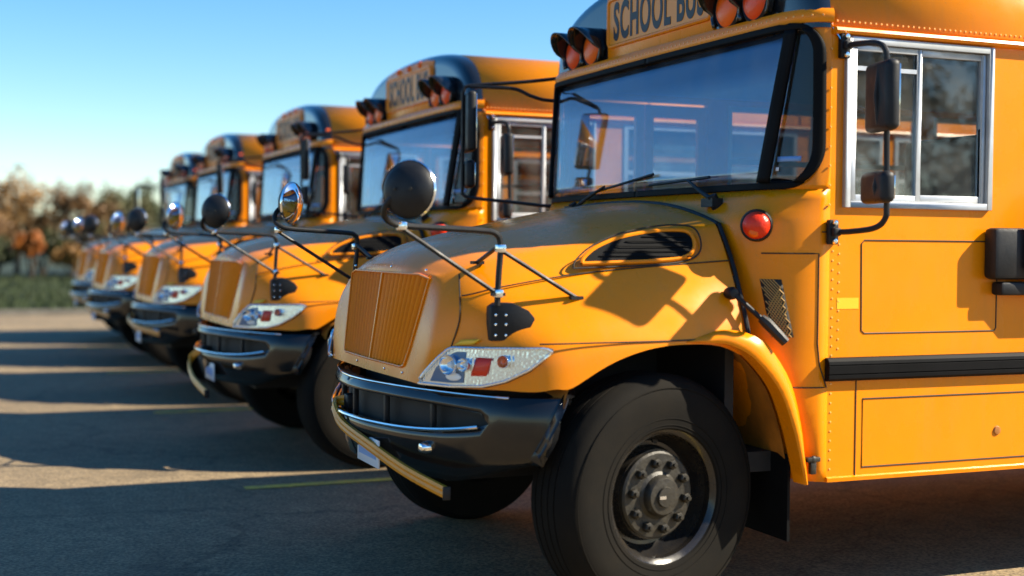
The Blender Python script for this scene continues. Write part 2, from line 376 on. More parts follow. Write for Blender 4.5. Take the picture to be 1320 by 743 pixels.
    for sgn in (1, -1):
        q = t if sgn == 1 else t.mirror(); B(q, 'hood_seal', PLASTIC, hood)
    t = MB(); t.tube([Vector((HX - .012, y / 10, interp(HX, CROWN) + (1.505 - 1.612) * (abs(y) / 9) ** 2.6 - .002)) for y in range(-9, 10)], .010, 8); B(t, 'hood_seal', PLASTIC, hood)
    # hood side vent
    def vent_pt(a, z, off):
        k0, k1 = 3.2, 6.0; best = None
        # locate surface point at given x = a and z
        for i in range(46):
            k = 3.0 + i * .064
            for l in (.0, .1, .2, .3, .4, .5, .6, .7, .8, .9, 1., 1.1, 1.2, 1.3):
                p = SP[(i, l)]; d = (p.x - a) ** 2 + (p.z - z) ** 2
                if best is None or d < best[0]: best = (d, p)
        return Vector((a, best[1].y + off, z))
    SP = {(i, l): side_pt(3.0 + i * .064, l) for i in range(46) for l in (.0, .1, .2, .3, .4, .5, .6, .7, .8, .9, 1., 1.1, 1.2, 1.3)}
    def vent_shape(grow):
        lo = [(.115, 1.352), (.0, 1.356), (-.15, 1.362), (-.26, 1.372), (-.315, 1.392)]
        hi = [(-.335, 1.43), (-.325, 1.463), (-.27, 1.470), (-.18, 1.464), (-.05, 1.442), (.05, 1.408), (.105, 1.372)]
        P = lo + hi; cx = sum(p[0] for p in P) / len(P); cz = sum(p[1] for p in P) / len(P)
        return [(cx + (x - cx) * (1 + grow * .09 / .2), cz + (z - cz) * (1 + grow * .3 / .3)) for x, z in P]
    def yv(x, z):   # smooth fit of the hood side around the vent
        return interp(x, [(-.47, .995), (-.18, .962), (.10, .925), (.2, .91)]) - .36 * max(0, z - 1.335) - 1.0 * max(0, z - 1.40) ** 1.5
    for sgn in (1, -1):
        rec = crom(vent_shape(0) + [vent_shape(0)[0]], 49)[:-1] if False else [Vector((a, b, 0)) for a, b in vent_shape(0)]
        rec = crom([tuple(p) for p in rec] + [tuple(rec[0])], 49)[:-1]
        t = MB(); t.prism([(p.x, p.y) for p in rec], lambda a, b, d: (a, sgn * (yv(a, b) + d), b), -.004, .010); vo = B(t, 'hood_vent', RAIL, hood, angle=30)
        for i in range(5):
            z = 1.375 + i * .019
            xs = [p.x for p in rec if abs(p.y - z) < .03]
            x0, x1 = -.315, interp(z, [(1.36, .10), (1.40, .045), (1.44, -.06), (1.47, -.2)])
            t = MB(); t.tube([(x, sgn * (yv(x, z) + .011), z) for x in (x0, lerp(x0, x1, .33), lerp(x0, x1, .66), x1 - .02)], .002, 6); B(t, 'louvre', RAIL, vo)
        ring = [Vector((a, b, 0)) for a, b in vent_shape(.45)]
        ring = crom([tuple(p) for p in ring] + [tuple(ring[0])], 61)
        t = MB(); t.tube([(p.x, sgn * (yv(p.x, p.y) + .006), p.y) for p in ring], .0035, 6, caps=False); B(t, 'panel_seam', SEAM, vo)
        ring2 = crom([(*p, 0) for p in vent_shape(.12)] + [(*vent_shape(.12)[0], 0)], 61)
        t = MB(); t.tube([(p.x, sgn * (yv(p.x, p.y) + .004), p.y) for p in ring2], .009, 8, caps=False); B(t, 'vent_rim', PAINT, vo)
    # fender flare behind the wheel and inner liner
    AP = [(-.20, 1.052), (-.30, 1.050), (-.38, 1.04), (-.47, .985), (-.577, .867), (-.64, .72), (-.675, .60), (-.70, .495)]
    ap = crom([(a, 0, b) for a, b in AP], 30)
    for sgn in (1, -1):
        rows = []
        for i, p in enumerate(ap):
            d = (ap[min(i + 1, 29)] - ap[max(i - 1, 0)]).normalized(); nrm = Vector((-d.z, 0, d.x)); nrm = -nrm if nrm.x > 0 and nrm.z < 0 else nrm
            if nrm.dot(p - Vector((-.12, 0, .46))) < 0: nrm = -nrm
            f = min(1, i / 12); wd = lerp(.006, .085, f) if i < 13 else lerp(.085, .020, (i - 13) / 16); yo = lerp(1.135, 1.205, f)
            sec = [(0, yo - .08), (0, yo), (min(.010, wd * .3), yo + .006), (wd * .55, yo + .003), (wd, yo - .022), (wd, yo - .08)]
            rows.append([(p.x + nrm.x * a, sgn * b, p.z + nrm.z * a) for a, b in sec])
        t = MB(); t.grid(rows, True); t.add(rows[-1], [tuple(range(6))]); t.add(rows[0], [tuple(range(6))])
        B(t, 'fender_flare', PAINT, angle=50)
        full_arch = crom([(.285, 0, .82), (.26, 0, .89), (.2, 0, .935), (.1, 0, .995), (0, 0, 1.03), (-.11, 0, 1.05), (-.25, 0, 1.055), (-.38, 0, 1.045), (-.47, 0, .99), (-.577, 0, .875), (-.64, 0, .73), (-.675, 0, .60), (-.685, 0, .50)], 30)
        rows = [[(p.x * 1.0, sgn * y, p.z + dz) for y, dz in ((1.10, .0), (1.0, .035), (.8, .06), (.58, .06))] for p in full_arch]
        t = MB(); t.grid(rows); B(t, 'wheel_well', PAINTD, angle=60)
        t = MB(); t.bb(-.690, -.678, sgn * .66, sgn * 1.12, .26, .60); B(t, 'mud_flap', RAIL)
    # grille
    t = MB(); N = 9
    rows = []
    for i in range(N):
        z = lerp(.915, 1.300, i / (N - 1)); rows.append([(gx(y * ghalf(z), z) - .034, y * (ghalf(z) + .006), z) for y in [j / 8 - 1 for j in range(17)]])
    t.grid(rows)
    gr = B(t, 'grille', SEAM, angle=60)  # near-black backing: shade between the yellow slats is put into its colour
    for sgn in (1, -1):
        for i in range(11):
            a, b = (i + .32) / 11, (i + .88) / 11
            mid = (i + .58) / 11; t = MB(); rows = []
            for j in range(5):
                z = lerp(.926, 1.291, j / 4); h = ghalf(z); xo = gx(mid * h, z)
                rows.append([(xo - .028, sgn * a * h, z), (xo - .006, sgn * lerp(a, b, .15) * h, z), (xo + .002, sgn * mid * h, z), (xo - .006, sgn * lerp(a, b, .85) * h, z), (xo - .028, sgn * b * h, z)])
            t.grid(rows); B(t, 'slat', PAINT, gr, angle=50)
    t = MB(); rows = []
    for j in range(5):
        z = lerp(.926, 1.291, j / 4); xo = gx(0, z); rows.append([(xo - .03, -.010, z), (xo + .006, -.006, z), (xo + .006, .006, z), (xo - .03, .010, z)])
    t.grid(rows); B(t, 'grille_ridge', PAINT, gr, angle=30)
    t = MB()
    def gpt(y, z, o=.003): return (gx(y, z) + o, y, z)
    fr = [gpt(-.55 + .1 * j, 1.294) for j in range(1, 11)] + [gpt(.545, 1.28)] + [gpt(ghalf(z), z) for z in (1.2, 1.1, 1.0)] + [gpt(.43, .93)] + [gpt(.4 - .1 * j, .922) for j in range(9)] + [gpt(-.43, .93)] + [gpt(-ghalf(z), z) for z in (1.0, 1.1, 1.2)] + [gpt(-.545, 1.28)]
    t.tube(fr, .005, 6, closed=True); B(t, 'grille_frame', PAINT, gr)
    for y, z in ((-.5, 1.312), (.5, 1.311), (.2, .898), (-.2, .898), (.42, .90), (.52, 1.08), (.1, 1.318)):
        t = MB(); t.lathe([(.0, .004), (.005, .003), (.007, -.004)], (gx(y, z) + .001, y, z), (1, 0, .1), 8); B(t, 'bolt', CHROME, gr)
    # headlights
    def hl(k, z, off):
        c = cr1([K[i][3] for i in range(7)], k); b = cr1([K[i][4] for i in range(7)], k)
        if k > 3.6: b = c - Vector((0, 0, .17))
        p = lerp(b, c, (z - b.z) / (c.z - b.z)); e = .02
        c2 = cr1([K[i][3] for i in range(7)], k + e); b2 = cr1([K[i][4] for i in range(7)], k + e); p2 = lerp(b2, c2, (z - b2.z) / (c2.z - b2.z))
        n = (c - b).cross(p2 - p).normalized()
        if n.x + n.y < 0: n = -n
        return p + n * off
    ZL = [(-.05, .882), (1, .880), (1.7, .888), (2.2, .912), (2.7, .958), (3.05, 1.010), (3.14, 1.026)]
    ZH = [(-.05, .890), (.25, .935), (.6, .985), (.9, 1.018), (1.05, 1.026), (2, 1.030), (3.0, 1.037), (3.14, 1.030)]
    def patch(k0, k1, off, inl=0, nk=28, nz=7, zl=None, zh=None, sk=0):
        rows = []
        for i in range(nk):
            k = lerp(k0, k1, i / (nk - 1)); a = (zl(k) if zl else interp(k, ZL)) + inl; b = (zh(k) if zh else interp(k, ZH)) - inl
            if b < a + .002: a = b = (a + b) / 2; b += .001
            rows.append([hl(k + sk * j / (nz - 1), lerp(a, b, j / (nz - 1)), off) for j in range(nz)])
        return rows
    for sgn in (1, -1):
        def fl(rows): return [[(p.x, sgn * p.y, p.z) for p in r] for r in rows]
        t = MB(); t.grid(fl(patch(-.08, 3.17, .008, -.006))); h = B(t, 'headlight', SEAM, angle=180, solid=.008)
        t = MB(); t.grid(fl(patch(-.02, 3.12, .0105, .004))); B(t, 'reflector', SILVER, h, angle=180)
        t = MB(); t.grid(fl(patch(.42, 1.28, .0125, .014, 14, 5, None, None, .12))); B(t, 'lamp_bowl', BOWL, h, angle=180)
        t = MB(); t.grid(fl(patch(.86, 1.24, .016, 0, 9, 4, lambda k: .918 - .015 * math.sqrt(max(0, 1 - ((k - 1.05) / .195) ** 2)), lambda k: .918 + .015 * math.sqrt(max(.01, 1 - ((k - 1.05) / .195) ** 2))))); B(t, 'low_beam', WHITE, h, angle=180, solid=.004)
        t = MB(); t.grid(fl(patch(1.46, 1.80, .015, 0, 6, 4, lambda k: .925 + .01 * (k - 1.5), lambda k: .995, .16))); B(t, 'side_reflector', REDL, h, angle=180, solid=.004)
        for kk, zz, rr0 in ((.98, .962, .036), (1.36, .965, .024), (2.22, .985, .022)):
            c_ = hl(kk, zz, .010); n_ = (hl(kk, zz, .02) - c_).normalized(); c_ = (c_.x, c_.y * sgn, c_.z); n_ = Vector((n_.x, n_.y * sgn, n_.z))
            t = MB(); t.lathe([(rr0 * 1.06, .002), (rr0 * 1.06, .024), (rr0, .026), (rr0 * .85, .014), (rr0 * .5, .006), (rr0 * .3, .005)], c_, n_, 24); B(t, 'lamp_cup', CHROME, h, angle=50)
            t = MB(); t.lathe([(rr0 * .3, .004), (rr0 * .3, .012), (rr0 * .15, .018), (0, .020)], c_, n_, 12); B(t, 'bulb', WHITE if kk < 2 else AMBER, h)
        t = MB(); t.lathe([(0, .016), (.006, .014), (.011, .006), (.011, 0)], [a * (1, sgn, 1)[i] for i, a in enumerate(hl(2.2, .985, .012))], (.6, .8 * sgn, 0), 12); B(t, 'turn_bulb', AMBER, h)
        rim = [hl(-.05 + 3.19 * i / 40, interp(-.05 + 3.19 * i / 40, ZL) + .001, .016) for i in range(41)] + [hl(3.14 - 3.19 * i / 40, interp(3.14 - 3.19 * i / 40, ZH), .016) for i in range(1, 40)]
        t = MB(); t.tube([(p.x, sgn * p.y, p.z) for p in rim], .0055, 6, closed=True); B(t, 'lamp_rim', SILVER, h)
        t = MB(); 
        rows = patch(-.04, 3.13, .017, .001); r2 = patch(-.04, 3.13, .042, .001)
        t.grid(fl([[lerp(a_, b_, min(1, 5 * min(i, 27 - i) / 27, 3.2 * min(j, 6 - j) / 6)) for j, (a_, b_) in enumerate(zip(ra, rb))] for i, (ra, rb) in enumerate(zip(rows, r2))])); B(t, 'lens', LENS, h, angle=180)
        # yellow reflective decal above the lamp
        t = MB(); a = [side_pt(k, l) for k, l in ((1.08, 2.95), (1.62, 2.95), (1.78, 2.72), (1.25, 2.72))]
        rows = [[side_pt(lerp(1.06, 1.55, i / 5) + .13 * j / 3, 2.93 - .24 * j / 3) for j in range(4)] for i in range(6)]
        t.grid([[(p.x + .008, sgn * (p.y + .008), p.z) for p in r] for r in rows]); B(t, 'reflective_decal', DECAL, angle=180, solid=.001)
    # ---- bumper
    BP = [(0, .782), (.17, .770), (.33, .738), (.48, .702), (.62, .655), (.75, .605), (.88, .545), (.99, .475), (1.06, .385), (1.092, .30), (1.094, .24)]
    bp = crom([(x, y, 0) for y, x in BP], 33)
    def bump_pt(i, z):
        p = bp[i]; tz = (z - .5) / .35; d = bp[min(i + 1, 32)] - bp[max(i - 1, 0)]; n = Vector((d.y, -d.x, 0)).normalized()
        if n.x + n.y < 0: n = -n
        ins = .02 * math.sin(math.pi * min(1, max(0, tz))) - .05 * (1 - tz) ** 2 - .012 * max(0, (tz - .86) / .14) ** 2
        q = p + n * ins; xr = lerp(.40, .255, max(0, min(1, (z - .6) / .25)))
        if q.x < xr: q.x = xr
        return Vector((q.x, q.y, z))
    zs = [.505, .54, .59, .64, .69, .715, .745, .775, .80, .825, .842, .852]
    def opening(i):   # zbottom, ztop of the opening at column i
        y = bp[i].y
        return (.692 + .05 * (y / .92) ** 4, .808 - .02 * (y / .92) ** 4) if y < .915 else None
    t = MB()
    for i in range(32):
        o0, o1 = opening(i), opening(i + 1)
        zl = lambda o: [lerp(.505 + .10 * max(0, (bp[i].y - .75) / .35), o[0], a / 4) for a in range(5)]
        zlo = lambda c: .505 + .115 * max(0, (bp[c].y - .72) / .37) ** 1.3
        def cols(c, o):
            a = [bump_pt(c, lerp(zlo(c), o[0], q / 4)) for q in range(5)]
            b = [bump_pt(c, lerp(o[1], .842, q / 3)) for q in range(4)] + [bump_pt(c, .852)]
            b.append(bump_pt(c, .853) - Vector((.04, .03 if bp[c].y > .5 else 0, 0)))
            return a, b
        oo0 = o0 or (.752, .7521); oo1 = o1 or (.752, .7521)
        a0, b0 = cols(i, oo0); a1, b1 = cols(i + 1, oo1); t.grid([a0, a1]); t.grid([b0, b1])
    full = MB(); full.add(t.v, t.f); mm = t.mirror(); full.add(mm.v, mm.f)
    bum = B(full, 'bumper', BUMPER, angle=40, solid=.03)
    op = [i for i in range(33) if opening(i)]
    t = MB(); t.grid([[bump_pt(i, z) - Vector((.07, 0, 0)) for z in (.67, .74, .82)] for i in op]); full = MB(); full.add(t.v, t.f); mm = t.mirror(); full.add(mm.v, mm.f)
    B(full, 'bumper_recess', CHASSIS, bum)
    low = [bump_pt(i, opening(i)[0]) + Vector((.008, .002, 0)) for i in op]
    for sgn in (1,):
        path = [Vector((p.x, -p.y, p.z)) for p in low[::-1][:-1]] + low
        t = MB(); t.tube(path, .0075, 8); B(t, 'chrome_trim', CHROME, bum)
    topp = [bump_pt(i, .85) + Vector((.006, .0, .002)) for i in range(0, 24)]
    t = MB(); t.tube([Vector((p.x, -p.y, p.z)) for p in topp[::-1][:-1]] + topp, .0038, 8); B(t, 'top_trim', CHROME, bum)
    for y in (-.62, -.30, .02, .33, .64):
        i = min(range(33), key=lambda c: abs(bp[c].y - abs(y))); p = bump_pt(i, .75)
        t = MB(); t.bb(p.x - .05, p.x - .028, y - .012, y + .012, .69, .815); B(t, 'opening_rib', PLASTIC, bum, bevel=.004)
    for y in (-.64, .64):
        t = MB(); t.lathe([(0, .030), (.016, .024), (.024, .006), (.024, -.05)], (.655, y, .630), (1, .2 if y > 0 else -.2, 0), 16); B(t, 'tow_hook', CHROME, bum)
    t = MB(); t.bb(.748, .756, .05, .35, .505, .62); pl = B(t, 'licence_plate', PLATEM, bum, bevel=.003)
    t = MB(); t.bb(.7565, .758, .08, .32, .538, .588); B(t, 'plate_band', STICK, pl)
    # crossing arm is added per bus
    # ---- fender mirrors
    for sgn in (1, -1):
        S = lambda p: (p[0], p[1] * sgn, p[2])
        rz = Matrix.Rotation(0, 3, 'Z')
        def pf(a, b, d): return S((a, .915 + (.50 - a) * .42 + d, b))
        poly = [(.505, 1.058), (.405, 1.058), (.372, 1.10), (.352, 1.142), (.375, 1.172), (.43, 1.20), (.485, 1.20), (.505, 1.185)]
        t = MB(); t.prism(poly, pf, -.03, .022); fm = B(t, 'fender_mirror', PLASTIC, bevel=.006)
        for a in (.49, .455):
            for b in (1.08, 1.12, 1.155): t = MB(); t.lathe([(0, .004), (.005, .002), (.005, -.002)], pf(a, b, .023), (0, sgn, 0), 8); B(t, 'bolt', CHROME, fm)
        main = smooth_path([(.487, .95, 1.19), (.483, .952, 1.3), (.478, .955, 1.415), (.50, .957, 1.456), (.56, .958, 1.466), (.70, .962, 1.472), (.84, .968, 1.478), (.905, .985, 1.488), (.945, 1.02, 1.515), (.945, 1.055, 1.555), (.915, 1.085, 1.59)], 50)
        if sgn == -1: main = [p + Vector((-.08, -.11, .01)) * min(1, i / 49) ** 1.5 for i, p in enumerate(main)]
        t = MB(); t.tube([S(p) for p in main], .0115, 10); B(t, 'support_tube', PLASTIC, fm)
        for a, b in (((.865, .97, 1.470), (.487, .957, 1.232)), ((.478, .958, 1.395), (.182, .985, 1.218)), ((.478, .955, 1.415), (.470, .70, 1.345))):
            t = MB(); t.tube([S(a), S(b)], .0085, 8); t.box(S(b), (.05, .025, .012)); B(t, 'brace', PLASTIC, fm)
        for p in ((.865, .97, 1.478), (.486, .953, 1.235), (.478, .956, 1.40)):
            t = MB(); t.box(S(p), (.034, .034, .030)); B(t, 'clamp', CHROME, fm, bevel=.005)
        n = Vector((.73, .68 * sgn, .05)); c = S((.878, 1.088, 1.602) if sgn == 1 else (.80, .975, 1.61))
        t = MB(); t.lathe([(0, .045), (.04, .042), (.075, .030), (.098, .006), (.102, -.004), (.098, -.008)], c, n, 32); dh = B(t, 'mirror_disc', PLASTIC, fm)
        t = MB(); t.lathe([(.1025, -.009), (.106, -.004), (.1025, .003)], c, n, 32); B(t, 'mirror_rim', CHROME, fm)
        t = MB(); t.lathe([(0, -.045), (.04, -.040), (.075, -.026), (.099, -.0085)], c, n, 32); B(t, 'mirror_face', MIRROR, fm)
        for a in (-.03, .03):
            q = n.cross(Vector((0, 0, 1))).normalized(); t = MB(); t.lathe([(0, .006), (.006, .004), (.006, -.012)], Vector(c) + n * .043 + q * a, n, 8); B(t, 'bolt', HUBM, fm)
    # ---- cowl, windshield surround, corner posts
    OC = [(0, -.485), (.5, -.49), (.9, -.505), (1.04, -.54), (1.13, -.61), (1.18, -.70), (1.2, -.80)]
    OW = [(0, -.590), (.5, -.597), (.93, -.612), (1.05, -.640), (1.13, -.685), (1.18, -.735), (1.2, -.80)]
    OT = [(0, -.66), (.5, -.665), (.98, -.675), (1.09, -.695), (1.15, -.725), (1.185, -.76), (1.2, -.80)]
    def outl(z):
        if z <= 1.06:
            xf = interp(z, [(.5, -.705), (.6, -.69), (.72, -.655), (.87, -.60), (.985, -.525), (1.06, -.487)]); q = (1.06 - z) / .56
            low = [(0, xf), (.5, xf), (.9, xf - .005), (1.05, xf - .01), (1.13, min(xf - .025, -.61)), (1.18, min(xf - .06, -.70)), (1.2, -.80)]
            a, b, f = OC, low, min(1, q * 4)
        elif z <= 1.50: a, b, f = OC, OC, 0
        elif z <= 1.64: a, b, f = OC, OW, (z - 1.5) / .14
        else: a, b, f = OW, OT, (z - 1.64) / .64
        f = f * f * (3 - 2 * f) if z <= 1.64 else f
        return [(lerp(p[0], q[0], f), lerp(p[1], q[1], f)) for p, q in zip(a, b)]
    cache = {}
    def WS(s, z, off=0):
        key = round(z, 5)
        if key not in cache:
            pts = [Vector((x, y)) for x, y in ((v.x, v.y) for v in crom([(b, a, 0) for a, b in outl(z)], 73))]
            L = [0]
            for a, b in zip(pts, pts[1:]): L.append(L[-1] + (b - a).length)
            cache[key] = (pts, L)
        pts, L = cache[key]; sg = -1 if s < 0 else 1; s = abs(s)
        s = min(s, L[-1] - 1e-6); i = max(j for j in range(len(L)) if L[j] <= s); i = min(i, 71)
        f = (s - L[i]) / (L[i + 1] - L[i]); p = pts[i].lerp(pts[i + 1], f); d = (pts[i + 1] - pts[i]).normalized(); n = Vector((d.y, -d.x))
        if n.x + n.y < 0: n = -n
        p = p + n * off; return Vector((p.x, sg * p.y, z))
    def slen(z): WS(0, z); return cache[round(z, 5)][1][-1]
    def ribbon(z0, z1, nz, sl, sr, ns, off):
        rows = []
        for i in range(nz):
            z = lerp(z0, z1, i / (nz - 1)); a, b = sl(z), sr(z); rows.append([WS(lerp(a, b, j / (ns - 1)), z, off) for j in range(ns)])
        return rows
    # cowl below the windshield (whole width) and corner posts beside it
    t = MB(); rows = []
    for z in [.5, .55, .6, .66, .72, .78, .84, .90, .95, 1.0, 1.03, 1.06, 1.2, 1.4, 1.5, 1.53, 1.56, 1.60, 1.64]:
        L = slen(z); rows.append([WS(-L + 2 * L * j / 60, z) for j in range(61)])
    t.grid(rows); cowl = B(t, 'cowl', PAINT, angle=50, solid=.02)
    FZ0, FZ1 = 1.640, 2.282
    def s_f(z):
        L = slen(z) - .030; rb, rt_ = .17, .12
        if z < FZ0 + rb: q = (FZ0 + rb - z) / rb; return L - rb * .9 * (1 - math.sqrt(max(0, 1 - q * q)))
        if z > FZ1 - rt_: q = (z - FZ1 + rt_) / rt_; return L - rt_ * .9 * (1 - math.sqrt(max(0, 1 - q * q)))
        return L
    for sgn in (1, -1):
        mk = lambda rows: [[(p.x, p.y * sgn, p.z) for p in r] for r in rows]
        t = MB(); t.grid(mk(ribbon(1.6401, 2.2815, 40, s_f, slen, 8, 0))); B(t, 'corner_post', PAINT, angle=60, solid=.03)
        seamz = lambda z: lerp(.985, 1.072, (z - 1.64) / .64)
        cin = lambda z: s_f(z) - .042
        P0, P1 = FZ0 + .028, FZ1 - .024
        t = MB()
        t.grid(mk(ribbon(FZ0, P0, 6, lambda z: 0, s_f, 50, .006))); t.grid(mk(ribbon(P1, FZ1, 6, lambda z: 0, s_f, 50, .006)))
        t.grid(mk(ribbon(P0, P1, 30, cin, s_f, 4, .006))); t.grid(mk(ribbon(P0, P1, 30, lambda z: min(seamz(z), cin(z)), lambda z: min(seamz(z) + .05, cin(z)), 4, .006)))
        if sgn == 1: ws = B(t, 'windshield', RAIL, angle=60, solid=.02)
        else: B(t, 'gasket', RAIL, ws, angle=60, solid=.02)
        if sgn == 1: t = MB(); t.grid(ribbon(P0 - .003, P1 + .003, 12, lambda z: -seamz(z) - .006, lambda z: seamz(z) + .006, 52, 0)); B(t, 'pane', GLASSW, ws, angle=180, solid=.005)
        t = MB(); t.grid(mk(ribbon(P0 + .004, P1 - .002, 30, lambda z: min(seamz(z) + .045, cin(z)), lambda z: cin(z) + .006, 14, -.002))); B(t, 'corner_pane', GLASSC, ws, angle=180, solid=.005)
        # wipers
    for (bx, by, bz), (ex, ey, ez), (k0, k1) in (((-.548, .76, 1.600), (-.585, .50, 1.695), ((-.600, .14, 1.690), (-.600, .66, 1.700))), ((-.548, -.58, 1.600), (-.585, -.30, 1.70), ((-.600, -.46, 1.672), (-.603, .17, 1.738)))):
        t = MB(); t.tube([(bx, by, bz), ((bx + ex) / 2 + .012, (by + ey) / 2, (bz + ez) / 2), (ex + .01, ey, ez)], [.011, .009, .006], 8)
        t.lathe([(.0, .03), (.02, .028), (.022, 0), (.022, -.05)], (bx, by, bz), (.5, 0, 1), 12); t.box((bx, by - .02, bz - .005), (.05, .09, .035)); wp = B(t, 'wiper', PLASTIC, ws, bevel=0)
    for k0, k1 in (((-.583, .14, 1.690), (-.583, .66, 1.704)), ((-.578, -.46, 1.672), (-.585, .17, 1.738))):
        t = MB(); t.tube([k0, k1], .007, 6); B(t, 'wiper_blade', PLASTIC, ws)
    # stickers in the corner pane
    t = MB(); t.grid([[WS(lerp(1.065, 1.165, j / 5), lerp(1.748, 1.768, i / 2), .0035) for j in range(6)] for i in range(3)]); B(t, 'sticker', STICK, ws, solid=.001)
    t = MB(); t.grid([[WS(lerp(1.06, 1.075, j / 3), lerp(1.712, 1.727, i / 2), .0035) for j in range(4)] for i in range(3)]); B(t, 'sticker', STICKW, ws, solid=.001)
    # cowl side panel, vent mesh, marker lamp
    for sgn in (1, -1):
        def ws2(s, z, o): p = WS(s, z, o); return (p.x, p.y * sgn, p.z)
        L = slen(1.2)
        t = MB(); t.tube([ws2(s, z, .001) for s, z in [(lerp(L - .27, L - .045, j / 10), 1.39) for j in range(11)] + [(L - .045, lerp(1.39, .87, j / 6)) for j in range(1, 7)] + [(lerp(L - .045, L - .2, j / 8), .87) for j in range(1, 9)]], .0028, 6); B(t, 'panel_seam', SEAM, cowl)
        t = MB()
        sl = lambda z: lerp(L - .275, L - .225, (1.289 - z) / .225); wd = .085
        t.grid([[ws2(sl(z) + wd * j / 4, z, .0015) for j in range(5)] for z in [lerp(1.065, 1.289, i / 6) for i in range(7)]]); vm = B(t, 'side_vent', SEAM, cowl, solid=.001)
        t = MB()
        for d in range(-6, 13):
            for dirn in (1, -1):
                pts = []
                for i in range(9):
                    z = lerp(1.066, 1.288, i / 8); u = (d / 7 + dirn * (i / 8) * 2.0 - (0 if dirn == 1 else -.9)) 
                    if 0 <= u <= 1: pts.append(ws2(sl(z) + wd * u, z, .004))
                if len(pts) > 1: t.tube(pts, .0024, 4)
        tagk(B(t, 'vent_mesh', mat('mesh_tan', (.42, .24, .06), .5) if sgn == 1 else bpy.data.materials['mesh_tan'], vm), 'stuff')
        p = Vector(ws2(slen(1.498) - .29, 1.498, 0)); n = Vector((.62, .78 * sgn, 0)).normalized()
        t = MB(); t.lathe([(.062, -.02), (.064, .01), (.058, .022), (.053, .022)], p, n, 28); lm = B(t, 'marker_lamp', PLASTIC)
        t = MB(); t.lathe([(.054, .02), (.050, .036), (.034, .050), (.015, .056), (0, .057)], p, n, 28); B(t, 'lens', REDL, lm, angle=60)
        t = MB(); t.lathe([(.024, .038), (.016, .047), (0, .049)], p + Vector((.008, 0, -.024)), n, 16); B(t, 'amber_lens', AMBER, lm)
        # hood latch strap
        a = Vector((-.43, sgn * 1.085, 1.235)); b = Vector((-.60, sgn * 1.185, 1.05))
        t = MB(); t.lathe([(0, .03), (.018, .026), (.026, .01), (.022, -.02)], a, (0, sgn, 0), 14); la = B(t, 'hood_latch', PLASTIC)
        t = MB(); t.tube([a + Vector((0, sgn * .015, 0)), lerp(a, b, .6) + Vector((0, sgn * .03, 0))], .010, 8); B(t, 'latch_strap', PLASTIC, la)
        t = MB(); t.tube([lerp(a, b, .50) + Vector((0, sgn * .03, 0)), lerp(a, b, .6) + Vector((0, sgn * .035, 0)), b + Vector((0, sgn * .02, 0))], [.017, .022, .019], 8); B(t, 'latch_grip', PLASTIC, la)
    # ---- body sides, floor, rear
    XB = -9.2
    left_open = [(-.86, -1.58)] + [(-1.80 - .74 * i, -2.43 - .74 * i) for i in range(9)]
    right_open = [(-1.80 - .74 * i, -2.43 - .74 * i) for i in range(9)]
    ZB, ZT = 1.575, 2.225
    for sgn, ops in ((1, left_open), (-1, right_open)):
        t = MB(); y0, y1 = sgn * 1.16, sgn * 1.2
        xs = -.80 if sgn == 1 else -1.66
        t.bb(XB, xs, y0, y1, .5, ZB); t.bb(XB, -.80, y0, y1, ZT, 2.262)
        edges = [xs] + [e for o_ in ops for e in o_] + [XB]
        for a, b in zip(edges[::2], edges[1::2]): t.bb(b, a, y0, y1, ZB, ZT)
        if sgn == -1: t.bb(-.86, -.80, y0, y1, .5, ZT)
        bs = B(t, 'body_side', PAINT, angle=30)
        # inside lining
        t = MB(); t.bb(XB + .02, -1.66, sgn * 1.150, sgn * 1.158, .80, ZB); B(t, 'side_lining', INT, bs)
        # drip rail with its rivets
        t = MB(); t.prism([(1.2, 2.236), (1.222, 2.240), (1.232, 2.250), (1.226, 2.262), (1.2, 2.268)], lambda a, b, d: (d, sgn * a, b), XB, -.80); dr = B(t, 'drip_rail', PAINT, angle=30)
        t = MB(); nx = 0
        def rivet(c, n, r=.0048): t.lathe([(r, -.001), (r * .8, .0025), (0, .0035)], c, n, 6)
        for i in range(110): rivet((-.82 - i * .026, sgn * 1.2, 2.290), (0, sgn, 0))
        for i in range(26): rivet((-.815, sgn * 1.2, .55 + i * .037), (0, sgn, 0)); 
        for i in range(13): rivet((-.845, sgn * 1.2, 1.02 + i * .037), (0, sgn, 0))
        for i in range(9): rivet((-.795, sgn * 1.203, 1.58 + i * .075), (0, sgn, 0))
        tagk(B(t, 'rivet_row', RIVET, dr), 'stuff')
        # rub rail
        t = MB(); t.prism([(1.2, .893), (1.220, .895), (1.229, .905), (1.230, .918), (1.224, .921), (1.230, .924), (1.231, .954), (1.225, .957), (1.230, .960), (1.228, .972), (1.219, .984), (1.2, .986)], lambda a, b, d: (d, sgn * a, b), XB + .3, -.787)
        B(t, 'rub_rail', RAIL, angle=25)
        t = MB(); t.prism([(1.2, .498), (1.208, .500), (1.21, .515), (1.2, .520)], lambda a, b, d: (d, sgn * a, b), XB, -.80); B(t, 'skirt_edge', PAINT, angle=25)
        # panel seams below the window and the lower locker door
        for path in ([(-1.62, 1.444), (-.965, 1.444), (-.95, 1.43), (-.955, 1.09), (-.97, 1.078), (-1.62, 1.078), (-1.63, 1.09), (-1.63, 1.43)], [(-.968, .82), (-.968, .55), (-1.9, .55), (-1.9, .82)]):
            t = MB(); t.tube([(a, sgn * 1.2005, b) for a, b in path], .003, 6, closed=True); B(t, 'panel_seam', SEAM, bs)
        t = MB(); t.tube([(-.935, sgn * 1.2005, .893), (-.935, sgn * 1.2005, .5)], .003, 6); B(t, 'panel_seam', SEAM, bs)
        t = MB(); t.tube([(-.765, sgn * 1.2, 1.474), (-.86, sgn * 1.2005, 1.474)], .0025, 6); B(t, 'panel_seam', SEAM, bs)
